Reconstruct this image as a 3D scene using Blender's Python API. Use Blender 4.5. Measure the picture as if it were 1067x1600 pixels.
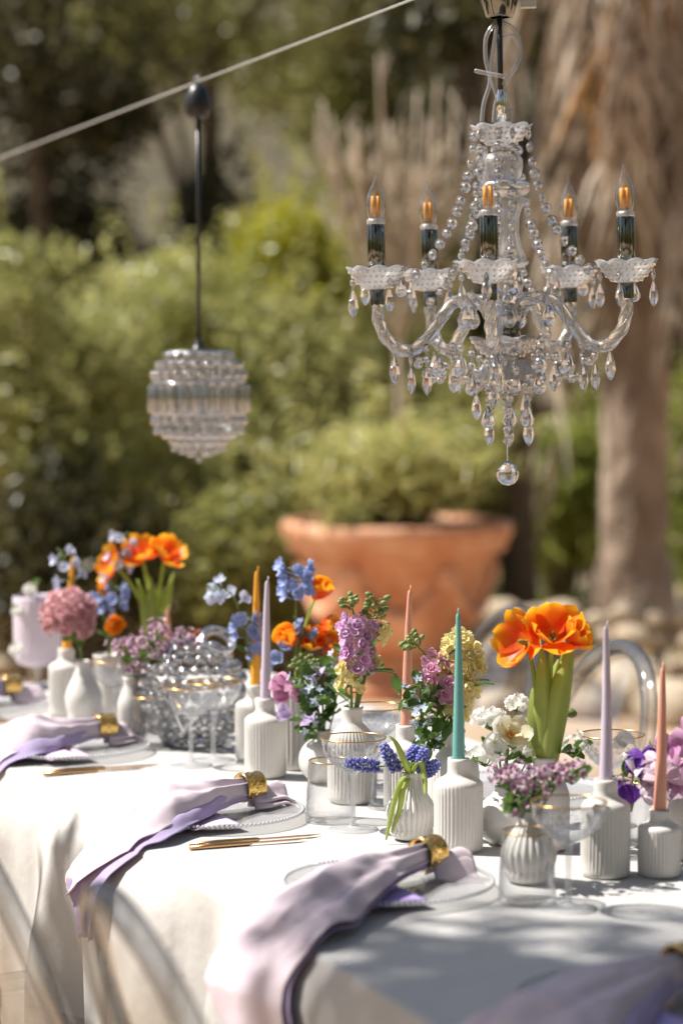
import bpy, math, random
import numpy as np
from mathutils import Vector, Matrix, Quaternion, noise
random.seed(11); NR = np.random.default_rng(7)
R = math.radians; PI = math.pi
for o in list(bpy.data.objects): bpy.data.objects.remove(o)
SC = bpy.context.scene; COL = SC.collection

# ------------------------------------------------------------------ camera
CAM_Z = 1.485; FPX = 3778.0; PITCH = math.atan(250 / FPX)
cd = bpy.data.cameras.new('camera'); cam = bpy.data.objects.new('camera', cd); COL.objects.link(cam)
cam.location = (0, 0, CAM_Z); cam.rotation_euler = (PI / 2 - PITCH, 0, 0)
cd.sensor_fit = 'VERTICAL'; cd.sensor_height = 36; cd.sensor_width = 24; cd.lens = 85
cd.clip_start = 0.05; cd.clip_end = 500
cd.dof.use_dof = True; cd.dof.focus_distance = 3.72; cd.dof.aperture_fstop = 2.4
cd.dof.aperture_blades = 0
SC.camera = cam

# ------------------------------------------------------------------ world, sun, exposure
SUN_TO = Vector((-0.575, 0.11, 0.80)).normalized()
w = bpy.data.worlds.new('World'); SC.world = w; w.use_nodes = True
nt = w.node_tree; bg = nt.nodes['Background']; sk = nt.nodes.new('ShaderNodeTexSky')
sk.sky_type = 'NISHITA'; sk.sun_disc = False
sk.sun_elevation = math.asin(SUN_TO.z); sk.sun_rotation = math.atan2(SUN_TO.x, SUN_TO.y)
sk.air_density = 1.0; sk.dust_density = 2.2; sk.ozone_density = 1.0
nt.links.new(sk.outputs[0], bg.inputs[0]); bg.inputs[1].default_value = 0.075
sd = bpy.data.lights.new('sun', 'SUN'); sun = bpy.data.objects.new('sun', sd); COL.objects.link(sun)
sd.energy = 5.0; sd.angle = R(0.53); sd.color = (1.0, 0.95, 0.875)
sun.rotation_euler = SUN_TO.to_track_quat('Z', 'Y').to_euler(); sun.location = SUN_TO * 30
SC.view_settings.view_transform = 'Standard'; SC.view_settings.look = 'None'
SC.view_settings.exposure = 0.72; SC.view_settings.gamma = 1.0
SC.render.engine = 'CYCLES'
cy = SC.cycles
cy.use_denoising = True; cy.max_bounces = 14; cy.transmission_bounces = 12; cy.transparent_max_bounces = 24
cy.diffuse_bounces = 4; cy.glossy_bounces = 6; cy.caustics_refractive = False; cy.caustics_reflective = False
cy.sample_clamp_indirect = 25.0; cy.use_adaptive_sampling = False

# ------------------------------------------------------------------ pixel -> place (photo pixels, 1067 x 1600)
def ray(u, v):
    x = (u - 533.5) / FPX; y = (800 - v) / FPX
    c, s = math.cos(PITCH), math.sin(PITCH)
    return Vector((x, c + y * s, -s + y * c))
ZT = 0.756
def P(u, v, z=ZT):
    d = ray(u, v); return Vector((0, 0, CAM_Z)) + d * ((z - CAM_Z) / d.z)
def D(u, v, y):
    d = ray(u, v); return Vector((0, 0, CAM_Z)) + d * (y / d.y)

# ------------------------------------------------------------------ mesh helpers
class MB:
    def __init__(s): s.v = []; s.f = []; s.p = []
    def add(s, vs, fs, pt=None):
        o = len(s.v); s.v += [tuple(a) for a in vs]; s.f += [tuple(i + o for i in f) for f in fs]
        s.p += list(pt) if pt is not None else [0.5] * len(vs)
        return s
    def merge(s, b, M):
        return s.add([M @ Vector(a) for a in b.v], b.f, b.p)
    def mesh(s, name, mat, smooth=True):
        m = bpy.data.meshes.new(name); m.from_pydata(s.v, [], s.f)
        a = m.attributes.new('pt', 'FLOAT', 'POINT'); a.data.foreach_set('value', s.p)
        for k in (mat if isinstance(mat, (list, tuple)) else [mat]): m.materials.append(k)
        if smooth: m.polygons.foreach_set('use_smooth', [True] * len(m.polygons))
        m.update(); return m
    def build(s, name, mat, parent=None, smooth=True, loc=None, rot=None):
        return link(name, s.mesh(name, mat, smooth), parent, loc, rot)
def link(name, me, parent=None, loc=None, rot=None, scale=None):
    o = bpy.data.objects.new(name, me); COL.objects.link(o)
    if parent: o.parent = parent
    if loc is not None: o.location = loc
    if rot is not None:
        if isinstance(rot, Quaternion): o.rotation_mode = 'QUATERNION'; o.rotation_quaternion = rot
        else: o.rotation_euler = rot
    if scale is not None: o.scale = (scale,) * 3 if not hasattr(scale, '__len__') else scale
    return o
def tag(o, label=None, cat=None, group=None, kind=None):
    if label: o['label'] = label
    if cat: o['category'] = cat
    if group: o['group'] = group
    if kind: o['kind'] = kind
    return o
def thing(name, loc, label, cat, group=None, rz=0):
    o = bpy.data.objects.new(name, None); COL.objects.link(o); o.location = loc; o.rotation_euler = (0, 0, rz)
    o.empty_display_size = 0.05
    return tag(o, label, cat, group)
def qz(d, spin=0): return Vector(d).to_track_quat('Z', 'Y') @ Quaternion((0, 0, 1), spin)
def TM(loc, q=None, s=1.0):
    M = Matrix.Translation(loc)
    if q is not None: M = M @ q.to_matrix().to_4x4()
    return M @ (Matrix.Diagonal((s, s, s, 1)) if not hasattr(s, '__len__') else Matrix.Diagonal((s[0], s[1], s[2], 1)))
def rnd(a, b): return random.uniform(a, b)
def lathe(prof, seg=32, mod=None, close=False, b=None):
    """prof: (r, z) from bottom to top; mod(theta, z, r) -> r"""
    b = b or MB(); vs = []; fs = []; n = len(prof)
    for i, (r, z) in enumerate(prof):
        for k in range(seg):
            t = 2 * PI * k / seg; rr = mod(t, z, r) if mod else r; zz = z
            if isinstance(rr, tuple): rr, zz = rr
            vs.append((rr * math.cos(t), rr * math.sin(t), zz))
    for i in range(n - 1):
        for k in range(seg):
            k2 = (k + 1) % seg; fs.append((i * seg + k, i * seg + k2, (i + 1) * seg + k2, (i + 1) * seg + k))
    if close:
        fs.append(tuple(reversed(range(seg)))); fs.append(tuple((n - 1) * seg + k for k in range(seg)))
    return b.add(vs, fs)
def tube(pts, rad, seg=8, b=None, cap=True, pt=None):
    b = b or MB(); pts = [Vector(p) for p in pts]; n = len(pts)
    rads = rad if hasattr(rad, '__len__') else [rad] * n
    vs = []; fs = []; up = None; pp = []
    for i in range(n):
        d = (pts[min(i + 1, n - 1)] - pts[max(i - 1, 0)])
        d = d.normalized() if d.length > 1e-9 else Vector((0, 0, 1))
        if up is None: up = d.orthogonal().normalized()
        else:
            up = up - d * up.dot(d); up = up.normalized() if up.length > 1e-6 else d.orthogonal().normalized()
        s = d.cross(up)
        for k in range(seg):
            t = 2 * PI * k / seg; vs.append(pts[i] + (up * math.cos(t) + s * math.sin(t)) * rads[i]); pp.append(i / max(1, n - 1) if pt is None else pt)
    for i in range(n - 1):
        for k in range(seg):
            k2 = (k + 1) % seg; fs.append((i * seg + k, i * seg + k2, (i + 1) * seg + k2, (i + 1) * seg + k))
    if cap: fs.append(tuple(reversed(range(seg)))); fs.append(tuple((n - 1) * seg + k for k in range(seg)))
    return b.add(vs, fs, pp)
def bez(a, c, b_, n=10):
    return [a * (1 - t) ** 2 + c * 2 * t * (1 - t) + b_ * t * t for t in [i / (n - 1) for i in range(n)]]
def smoothpath(pts, n=6):
    pts = [Vector(p) for p in pts]; out = []
    for i in range(len(pts) - 1):
        p0 = pts[max(0, i - 1)]; p1 = pts[i]; p2 = pts[i + 1]; p3 = pts[min(len(pts) - 1, i + 2)]
        for k in range(n):
            t = k / n
            out.append(0.5 * ((2 * p1) + (p2 - p0) * t + (2 * p0 - 5 * p1 + 4 * p2 - p3) * t * t + (3 * p1 - p0 - 3 * p2 + p3) * t ** 3))
    out.append(pts[-1]); return out
def box(c, s, b=None, M=None):
    b = b or MB(); x, y, z = s[0] / 2, s[1] / 2, s[2] / 2
    vs = [Vector((c[0] + i * x, c[1] + j * y, c[2] + k * z)) for i in (-1, 1) for j in (-1, 1) for k in (-1, 1)]
    if M is not None: vs = [M @ a for a in vs]
    return b.add(vs, [(0, 1, 3, 2), (4, 6, 7, 5), (0, 4, 5, 1), (2, 3, 7, 6), (0, 2, 6, 4), (1, 5, 7, 3)])
def grid(fn, nu, nv, b=None, ptf=None):
    b = b or MB(); vs = []; pp = []
    for i in range(nu + 1):
        for j in range(nv + 1):
            vs.append(fn(i / nu, j / nv)); pp.append(ptf(i / nu, j / nv) if ptf else i / nu)
    fs = [(i * (nv + 1) + j, i * (nv + 1) + j + 1, (i + 1) * (nv + 1) + j + 1, (i + 1) * (nv + 1) + j) for i in range(nu) for j in range(nv)]
    return b.add(vs, fs, pp)

# ------------------------------------------------------------------ materials
def newmat(name):
    m = bpy.data.materials.new(name); m.use_nodes = True; m.node_tree.nodes.clear()
    out = m.node_tree.nodes.new('ShaderNodeOutputMaterial'); return m, m.node_tree, out
def N(t, ty, **kw):
    n = t.nodes.new(ty)
    for k, v in kw.items():
        if k in n.inputs: n.inputs[k].default_value = v
        else: setattr(n, k, v)
    return n
def c4(c): return (c[0], c[1], c[2], 1.0)
def ramp(t, stops, fac):
    r = t.nodes.new('ShaderNodeValToRGB'); e = r.color_ramp.elements
    while len(e) < len(stops): e.new(0.5)
    for i, (p, c) in enumerate(stops): e[i].position = p; e[i].color = c4(c)
    t.links.new(fac, r.inputs[0]); return r.outputs[0]
def noisefac(t, scale, detail=4, rough=0.6, coord='Object', stretch=None):
    tc = t.nodes.new('ShaderNodeTexCoord'); src = tc.outputs[coord]
    if stretch:
        mp = t.nodes.new('ShaderNodeMapping'); mp.inputs['Scale'].default_value = stretch; t.links.new(src, mp.inputs[0]); src = mp.outputs[0]
    n = N(t, 'ShaderNodeTexNoise', Scale=scale, Detail=detail, Roughness=rough); t.links.new(src, n.inputs['Vector'])
    return n.outputs[0]
def bumpn(t, fac, strength, dist=0.01):
    b = N(t, 'ShaderNodeBump', Strength=strength, Distance=dist); t.links.new(fac, b.inputs['Height']); return b.outputs[0]
def surf(name, c1, c2, scale=20, rough=0.6, metal=0.0, bump=0.2, bscale=None, bdist=0.004, spec=0.5, stretch=None, coat=0.0, trans=0.0, sss=0.0):
    m, t, out = newmat(name); p = t.nodes.new('ShaderNodeBsdfPrincipled')
    f = noisefac(t, scale, stretch=stretch); t.links.new(ramp(t, [(0.3, c1), (0.7, c2)], f), p.inputs['Base Color'])
    p.inputs['Roughness'].default_value = rough; p.inputs['Metallic'].default_value = metal; p.inputs['Specular IOR Level'].default_value = spec
    p.inputs['Coat Weight'].default_value = coat
    if sss: p.inputs['Subsurface Weight'].default_value = sss; p.inputs['Subsurface Radius'].default_value = (0.01, 0.007, 0.005); p.inputs['Subsurface Scale'].default_value = 0.5
    if bump: t.links.new(bumpn(t, noisefac(t, bscale or scale * 3, 6, stretch=stretch), bump, bdist), p.inputs['Normal'])
    if trans:
        tr = t.nodes.new('ShaderNodeBsdfTranslucent'); tr.inputs[0].default_value = c4([(a + b) / 2 for a, b in zip(c1, c2)])
        mx = N(t, 'ShaderNodeMixShader', Fac=trans); t.links.new(p.outputs[0], mx.inputs[1]); t.links.new(tr.outputs[0], mx.inputs[2]); t.links.new(mx.outputs[0], out.inputs[0])
    else: t.links.new(p.outputs[0], out.inputs[0])
    return m
def petalmat(name, stops, trans=0.35, rough=0.55, nscale=60, namt=0.25, bump=0.25, spec=0.3):
    """colour runs from petal base (pt 0) to tip (pt 1)"""
    m, t, out = newmat(name); p = t.nodes.new('ShaderNodeBsdfPrincipled')
    at = t.nodes.new('ShaderNodeAttribute'); at.attribute_name = 'pt'
    nf = noisefac(t, nscale); ma = N(t, 'ShaderNodeMath', operation='MULTIPLY_ADD'); ma.inputs[1].default_value = namt * 2; ma.inputs[2].default_value = -namt
    t.links.new(nf, ma.inputs[0]); ad = N(t, 'ShaderNodeMath', operation='ADD', use_clamp=True); t.links.new(ma.outputs[0], ad.inputs[0]); t.links.new(at.outputs['Fac'], ad.inputs[1])
    col = ramp(t, stops, ad.outputs[0])
    oi = t.nodes.new('ShaderNodeObjectInfo'); hv = t.nodes.new('ShaderNodeHueSaturation')
    mr = N(t, 'ShaderNodeMapRange'); mr.inputs['To Min'].default_value = 0.86; mr.inputs['To Max'].default_value = 1.12
    t.links.new(oi.outputs['Random'], mr.inputs[0]); t.links.new(mr.outputs[0], hv.inputs['Value']); t.links.new(col, hv.inputs['Color']); col = hv.outputs[0]
    t.links.new(col, p.inputs['Base Color']); p.inputs['Roughness'].default_value = rough; p.inputs['Specular IOR Level'].default_value = spec
    if bump: t.links.new(bumpn(t, noisefac(t, nscale * 5, 3), bump, 0.001), p.inputs['Normal'])
    tr = t.nodes.new('ShaderNodeBsdfTranslucent'); t.links.new(col, tr.inputs[0])
    mx = N(t, 'ShaderNodeMixShader', Fac=trans); t.links.new(p.outputs[0], mx.inputs[1]); t.links.new(tr.outputs[0], mx.inputs[2]); t.links.new(mx.outputs[0], out.inputs[0])
    return m
def thinglass(name, tint=(1, 1, 1), edge=0.75, base=0.05, rough=0.02, ior=1.5, body=None, bodyf=0.0, bump=0.0, bscale=200):
    """clear thin-walled glass: passes light straight on, mirrors more at grazing angles"""
    m, t, out = newmat(name); tr = t.nodes.new('ShaderNodeBsdfTransparent'); g = N(t, 'ShaderNodeBsdfGlossy', Roughness=rough)
    lw = N(t, 'ShaderNodeLayerWeight', Blend=0.35)
    mr = N(t, 'ShaderNodeMapRange'); mr.inputs['To Min'].default_value = base; mr.inputs['To Max'].default_value = edge
    pw = N(t, 'ShaderNodeMath', operation='POWER'); pw.inputs[1].default_value = 2.0
    t.links.new(lw.outputs['Facing'], pw.inputs[0]); t.links.new(pw.outputs[0], mr.inputs[0])
    t.links.new(ramp(t, [(0.0, (1, 1, 1)), (1.0, tint)], lw.outputs['Facing']), tr.inputs[0])
    if bump:
        nb = bumpn(t, noisefac(t, bscale, 3), bump, 0.002); t.links.new(nb, g.inputs['Normal'])
    mx = t.nodes.new('ShaderNodeMixShader'); t.links.new(mr.outputs[0], mx.inputs[0]); t.links.new(tr.outputs[0], mx.inputs[1]); t.links.new(g.outputs[0], mx.inputs[2])
    last = mx
    if body:
        df = t.nodes.new('ShaderNodeBsdfDiffuse'); df.inputs[0].default_value = c4(body); m2 = N(t, 'ShaderNodeMixShader', Fac=bodyf)
        t.links.new(mx.outputs[0], m2.inputs[1]); t.links.new(df.outputs[0], m2.inputs[2]); last = m2
    t.links.new(last.outputs[0], out.inputs[0]); return m
def crystal(name, rough=0.0, ior=1.5, white=0.0, bump=0.0, bscale=80, tint=(1, 1, 1), glint=0.0, round_=False):
    m, t, out = newmat(name); g = N(t, 'ShaderNodeBsdfGlass', Roughness=rough, IOR=ior); g.inputs[0].default_value = c4(tint)
    if bump: t.links.new(bumpn(t, noisefac(t, bscale, 2), bump, 0.004), g.inputs['Normal'])
    last = g
    if glint:  # extra mirror lobe that puts sun glints on the crystal
        gl = N(t, 'ShaderNodeBsdfGlossy', Roughness=0.09)
        if round_:  # sphere normals, so every piece catches a sun glint
            tc = t.nodes.new('ShaderNodeTexCoord'); vt = N(t, 'ShaderNodeVectorTransform', vector_type='NORMAL', convert_from='OBJECT', convert_to='WORLD'); vn = N(t, 'ShaderNodeVectorMath', operation='NORMALIZE')
            t.links.new(tc.outputs['Object'], vt.inputs[0]); t.links.new(vt.outputs[0], vn.inputs[0]); t.links.new(vn.outputs[0], gl.inputs['Normal'])
        else: t.links.new(bumpn(t, noisefac(t, 200, 2), .5, 0.004), gl.inputs['Normal'])
        mg = N(t, 'ShaderNodeMixShader', Fac=glint)
        t.links.new(g.outputs[0], mg.inputs[1]); t.links.new(gl.outputs[0], mg.inputs[2]); last = g = mg
    if white:  # white mixed into the colour for the sun highlights on the crystal
        df = t.nodes.new('ShaderNodeBsdfDiffuse'); df.inputs[0].default_value = (0.85, 0.85, 0.87, 1)
        tl = t.nodes.new('ShaderNodeBsdfTranslucent'); tl.inputs[0].default_value = (0.85, 0.85, 0.87, 1)
        a = N(t, 'ShaderNodeMixShader', Fac=0.5); t.links.new(df.outputs[0], a.inputs[1]); t.links.new(tl.outputs[0], a.inputs[2])
        mx = N(t, 'ShaderNodeMixShader', Fac=white); t.links.new(g.outputs[0], mx.inputs[1]); t.links.new(a.outputs[0], mx.inputs[2]); last = mx
    t.links.new(last.outputs[0], out.inputs[0]); return m
def leafmat(name, stops, trans=0.52, rough=0.32):
    return petalmat(name, stops, trans, rough, nscale=3, namt=0.12, bump=0, spec=0.42)

def clothmat(name, c, c2, sheen=0.2, wr=0.9, trans=0.0):
    m, t, out = newmat(name); p = t.nodes.new('ShaderNodeBsdfPrincipled')
    f = noisefac(t, 6, 5); t.links.new(ramp(t, [(0.3, c), (0.7, c2)], f), p.inputs['Base Color']); p.inputs['Roughness'].default_value = 0.9
    p.inputs['Specular IOR Level'].default_value = 0.1; p.inputs['Sheen Weight'].default_value = sheen; p.inputs['Sheen Roughness'].default_value = 0.5
    fine = noisefac(t, 900, 2, stretch=(1, 1, 0.25)); fine2 = noisefac(t, 900, 2, stretch=(0.25, 1, 1))
    ad = N(t, 'ShaderNodeMath', operation='ADD'); t.links.new(fine, ad.inputs[0]); t.links.new(fine2, ad.inputs[1])
    b1 = N(t, 'ShaderNodeBump', Strength=0.35, Distance=0.0008); t.links.new(ad.outputs[0], b1.inputs['Height'])
    b2 = N(t, 'ShaderNodeBump', Strength=wr, Distance=0.006); t.links.new(noisefac(t, 14, 3, 0.5), b2.inputs['Height']); t.links.new(b1.outputs[0], b2.inputs['Normal'])
    t.links.new(b2.outputs[0], p.inputs['Normal'])
    tr = t.nodes.new('ShaderNodeBsdfTranslucent'); tr.inputs[0].default_value = c4(c); mx = N(t, 'ShaderNodeMixShader', Fac=trans)
    t.links.new(p.outputs[0], mx.inputs[1]); t.links.new(tr.outputs[0], mx.inputs[2]); t.links.new(mx.outputs[0], out.inputs[0]); return m

MT = {}
MT['linen'] = clothmat('off_white_linen', (0.49, 0.48, 0.467), (0.53, 0.52, 0.507))
MT['nap'] = clothmat('pale_lilac_linen', (0.68, 0.575, 0.645), (0.72, 0.615, 0.68), wr=0.8, trans=0.12)
MT['napb'] = clothmat('lavender_linen', (0.42, 0.34, 0.57), (0.48, 0.40, 0.62), wr=0.8, trans=0.12)
MT['cer'] = surf('matt_white_ceramic', (0.64, 0.615, 0.58), (0.69, 0.665, 0.63), 25, 0.55, bump=0.15, bscale=250, bdist=0.001, spec=0.4)
MT['cers'] = surf('smooth_white_ceramic', (0.68, 0.66, 0.63), (0.72, 0.70, 0.67), 8, 0.3, bump=0.05, bscale=60, bdist=0.002)
MT['lilacg'] = surf('lilac_ceramic', (0.66, 0.57, 0.66), (0.72, 0.64, 0.72), 6, 0.4, bump=0.05)
MT['glass'] = thinglass('thin_clear_glass', (0.78, 0.80, 0.82), edge=0.85, base=0.06, body=(.85,.86,.88), bodyf=.012)
MT['plate'] = thinglass('clear_plate_glass', (0.9, 0.91, 0.92), edge=0.5, base=0.05, body=(.62, .62, .63), bodyf=.20)
MT['beads'] = thinglass('glass_beading', (0.7, 0.72, 0.74), edge=0.8, base=0.15, body=(.78, .78, .8), bodyf=.45)
MT['glassf'] = thinglass('cut_clear_glass', (0.78, 0.81, 0.83), edge=0.9, base=0.10, body=(0.8, 0.8, 0.82), bodyf=0.16, bump=0.5, bscale=160)
MT['acryl'] = thinglass('clear_acrylic', (0.50, 0.53, 0.55), edge=0.75, base=0.09, rough=0.06)
MT['acryle'] = thinglass('clear_acrylic_rim', (0.06, 0.07, 0.085), edge=0.6, base=0.10, rough=0.04, body=(.3, .33, .37), bodyf=.10)
MT['gold'] = surf('polished_gold', (0.72, 0.47, 0.14), (0.80, 0.55, 0.20), 30, 0.22, 1.0, bump=0.1)
MT['rim'] = surf('gold_rim', (0.55, 0.33, 0.12), (0.70, 0.45, 0.18), 60, 0.25, 0.9, bump=0)
MT['rose'] = surf('brushed_rose_gold', (0.62, 0.36, 0.16), (0.70, 0.43, 0.22), 30, 0.3, 1.0, bump=0.1)
MT['chrome'] = surf('chrome', (0.75, 0.76, 0.77), (0.82, 0.83, 0.84), 10, 0.06, 1.0, bump=0.03, bscale=40)
MT['chrome_dark'] = surf('foliage_dark_chrome', (0.16, 0.16, 0.145), (0.22, 0.22, 0.20), 10, 0.07, 1.0, bump=0.03, bscale=40)  # chrome coloured dark for the foliage it would mirror
MT['black'] = surf('black_plastic', (0.012, 0.012, 0.013), (0.02, 0.02, 0.021), 30, 0.35, bump=0.1)
MT['cablew'] = surf('steel_cable', (0.45, 0.45, 0.44), (0.6, 0.6, 0.58), 300, 0.4, 0.6, bump=0.3)
MT['pvc'] = thinglass('clear_cable_sheath', (0.6, 0.62, 0.66), edge=0.7, base=0.12, rough=0.1, body=(0.6, 0.6, 0.62), bodyf=0.3)
MT['crys'] = crystal('cut_crystal', 0.0, 1.55, white=.03, glint=.30, round_=True)
MT['crysp'] = crystal('glint_crystal', 0.0, 1.55, white=.01, glint=.42, round_=True)  # stronger glint lobe for sun sparkle, no silver coating
MT['crysw'] = crystal('pressed_acrylic_crystal', 0.03, 1.49, white=0.36, bump=0.22, bscale=140, glint=.24)
MT['arm'] = crystal('acrylic_arm', 0.015, 1.49, white=0.08, bump=0.12, bscale=90, glint=.18)
MT['bulb'] = thinglass('bulb_glass', (0.35, 0.36, 0.40), edge=0.95, base=0.12, rough=0.03, body=(.8, .8, .85), bodyf=.03)
m, t, out = newmat('amber_led_filament'); p = N(t, 'ShaderNodeBsdfPrincipled', Roughness=0.5); t.links.new(ramp(t, [(0.2, (0.95, 0.38, 0.01)), (0.8, (1.0, 0.50, 0.03))], noisefac(t, 40)), p.inputs['Base Color'])
t.links.new(p.outputs[0], out.inputs[0]); MT['fil'] = m
def wax(n, c): return surf(n, [x * 0.94 for x in c], c, 12, 0.42, bump=0.04, bscale=50, sss=0.25, spec=0.4)
MT['wteal'] = wax('teal_wax', (0.16, 0.42, 0.39)); MT['wlav'] = wax('lavender_wax', (0.62, 0.54, 0.66)); MT['wyel'] = wax('amber_wax', (0.88, 0.42, 0.04)); MT['wpea'] = wax('peach_wax', (0.74, 0.36, 0.26))
MT['wick'] = surf('wax_dipped_wick', (0.7, 0.65, 0.6), (0.8, 0.76, 0.7), 50, 0.8)
MT['cardp'] = surf('lilac_card', (0.70, 0.52, 0.72), (0.74, 0.57, 0.76), 40, 0.8, bump=0.05)
MT['cardv'] = surf('violet_card', (0.42, 0.32, 0.66), (0.46, 0.36, 0.70), 40, 0.8, bump=0.05)
MT['stem'] = leafmat('flower_stem', [(0, (0.16, 0.24, 0.05)), (1, (0.24, 0.33, 0.09))], 0.15)
MT['tleaf'] = petalmat('tulip_leaf', [(0, (0.68, 0.72, 0.30)), (0.5, (0.52, 0.60, 0.18)), (1, (0.42, 0.52, 0.13))], 0.6, 0.42, 30, 0.15)
MT['leaf'] = petalmat('garden_leaf', [(0, (0.13, 0.22, 0.05)), (1, (0.08, 0.17, 0.03))], 0.35, 0.4, 60, 0.2)
MT['tulip'] = petalmat('orange_tulip_petal', [(0, (0.85, 0.30, 0.02)), (0.3, (0.80, 0.09, 0.008)), (0.62, (0.88, 0.17, 0.008)), (1, (0.98, 0.58, 0.03))], 0.45, 0.4, 40, 0.14)
MT['delph'] = petalmat('delphinium_petal', [(0, (0.70, 0.74, 0.84)), (0.35, (0.33, 0.42, 0.74)), (1, (0.44, 0.52, 0.80))], 0.35, 0.5, 80, 0.2)
MT['delpl'] = petalmat('pale_blue_petal', [(0, (0.75, 0.78, 0.84)), (1, (0.56, 0.63, 0.85))], 0.35, 0.5)
MT['stockl'] = petalmat('lilac_stock_petal', [(0, (0.62, 0.32, 0.60)), (0.5, (0.78, 0.50, 0.76)), (1, (0.86, 0.66, 0.85))], 0.42, 0.6, 80, 0.2)
MT['stockp'] = petalmat('pink_stock_petal', [(0, (0.78, 0.36, 0.55)), (1, (0.88, 0.60, 0.76))], 0.4, 0.6, 80, 0.2)
MT['stocky'] = petalmat('yellow_stock_petal', [(0, (0.92, 0.66, 0.12)), (0.3, (0.94, 0.83, 0.36)), (1, (0.97, 0.91, 0.60))], 0.45, 0.6, 80, 0.2)
MT['white'] = petalmat('white_petal', [(0, (0.80, 0.82, 0.62)), (0.3, (0.88, 0.87, 0.84)), (1, (0.90, 0.89, 0.87))], 0.4, 0.6)
MT['cream'] = petalmat('cream_petal', [(0, (0.80, 0.40, 0.05)), (0.25, (0.84, 0.76, 0.45)), (1, (0.86, 0.82, 0.70))], 0.3, 0.6)
MT['tweed'] = petalmat('sky_blue_petal', [(0, (0.75, 0.78, 0.84)), (1, (0.42, 0.58, 0.86))], 0.3, 0.5)
MT['musc'] = petalmat('muscari_bell', [(0, (0.10, 0.10, 0.42)), (1, (0.28, 0.30, 0.68))], 0.2, 0.5, 200, 0.3)
MT['waxf'] = petalmat('wax_flower_petal', [(0, (0.35, 0.12, 0.22)), (0.5, (0.62, 0.42, 0.55)), (1, (0.74, 0.60, 0.70))], 0.3, 0.5)
MT['pinkh'] = petalmat('dusty_pink_petal', [(0, (0.50, 0.20, 0.20)), (0.5, (0.70, 0.38, 0.40)), (1, (0.80, 0.54, 0.58))], 0.3, 0.6)
MT['ranun'] = petalmat('orange_ranunculus_petal', [(0, (0.80, 0.18, 0.01)), (1, (0.95, 0.36, 0.02))], 0.35, 0.5)
MT['swp'] = petalmat('purple_sweet_pea_petal', [(0, (0.10, 0.02, 0.26)), (1, (0.22, 0.08, 0.48))], 0.3, 0.5)
MT['swm'] = petalmat('magenta_sweet_pea_petal', [(0, (0.45, 0.18, 0.38)), (1, (0.62, 0.36, 0.54))], 0.3, 0.5)
MT['swl'] = petalmat('lilac_sweet_pea_petal', [(0, (0.45, 0.32, 0.58)), (1, (0.62, 0.52, 0.74))], 0.35, 0.5)
MT['swg'] = petalmat('dusky_lilac_petal', [(0, (0.60, 0.42, 0.48)), (1, (0.62, 0.54, 0.62))], 0.3, 0.5)
MT['bud'] = petalmat('green_bud', [(0, (0.20, 0.28, 0.08)), (1, (0.42, 0.46, 0.22))], 0.25, 0.5)

# ================================================================== SETTING
MT['ground'] = surf('sandy_earth', (0.44, 0.31, 0.20), (0.60, 0.45, 0.31), 3, 0.95, bump=0.6, bscale=25, bdist=0.02)
MT['hill'] = surf('dry_hillside', (0.065, 0.055, 0.028), (0.13, 0.105, 0.06), 0.8, 0.95, bump=0.5, bscale=6, bdist=0.1)
MT['stone'] = surf('pale_limestone', (0.52, 0.40, 0.27), (0.72, 0.60, 0.45), 5, 0.9, bump=0.7, bscale=14, bdist=0.02)
MT['terra'] = surf('terracotta', (0.47, 0.17, 0.07), (0.72, 0.42, 0.27), 5, 0.85, bump=0.4, bscale=30, bdist=0.006)
MT['soil'] = surf('dark_potting_soil', (0.05, 0.035, 0.02), (0.09, 0.06, 0.04), 12, 1.0, bump=0.8)
MT['bark'] = surf('brown_bark', (0.09, 0.065, 0.045), (0.17, 0.13, 0.09), 6, 0.95, bump=0.8, bscale=18, bdist=0.03, stretch=(1, 1, 0.25))
MT['palmbark'] = surf('palm_bark', (0.16, 0.105, 0.07), (0.56, 0.43, 0.33), 4, 0.95, bump=0.9, bscale=12, bdist=0.05, stretch=(1, 1, 0.5))
MT['twig'] = surf('pale_bare_twig', (0.48, 0.39, 0.29), (0.60, 0.50, 0.38), 8, 0.9)
MT['dead'] = petalmat('dry_palm_leaf', [(0, (0.16, 0.10, 0.055)), (0.4, (0.50, 0.39, 0.28)), (1, (0.84, 0.74, 0.62))], 0.35, 0.8, 4, 0.3, 0)
MT['deado'] = petalmat('orange_dry_palm_leaf', [(0, (0.50, 0.24, 0.06)), (1, (0.66, 0.38, 0.13))], 0.3, 0.8, 4, 0.3, 0)
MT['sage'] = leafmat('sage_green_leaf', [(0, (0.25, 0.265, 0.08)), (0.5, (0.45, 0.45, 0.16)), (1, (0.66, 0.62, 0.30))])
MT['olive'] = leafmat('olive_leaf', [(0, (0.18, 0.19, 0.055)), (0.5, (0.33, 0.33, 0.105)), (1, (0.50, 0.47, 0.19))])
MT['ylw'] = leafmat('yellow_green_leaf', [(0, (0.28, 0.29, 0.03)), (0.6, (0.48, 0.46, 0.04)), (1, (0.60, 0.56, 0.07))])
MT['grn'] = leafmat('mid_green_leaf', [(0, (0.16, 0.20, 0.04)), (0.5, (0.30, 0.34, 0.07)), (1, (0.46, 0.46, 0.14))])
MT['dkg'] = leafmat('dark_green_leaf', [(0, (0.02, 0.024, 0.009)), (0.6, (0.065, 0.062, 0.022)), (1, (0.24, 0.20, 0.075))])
MT['grass'] = leafmat('grass_blade', [(0, (0.08, 0.13, 0.02)), (1, (0.22, 0.27, 0.06))])

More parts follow.
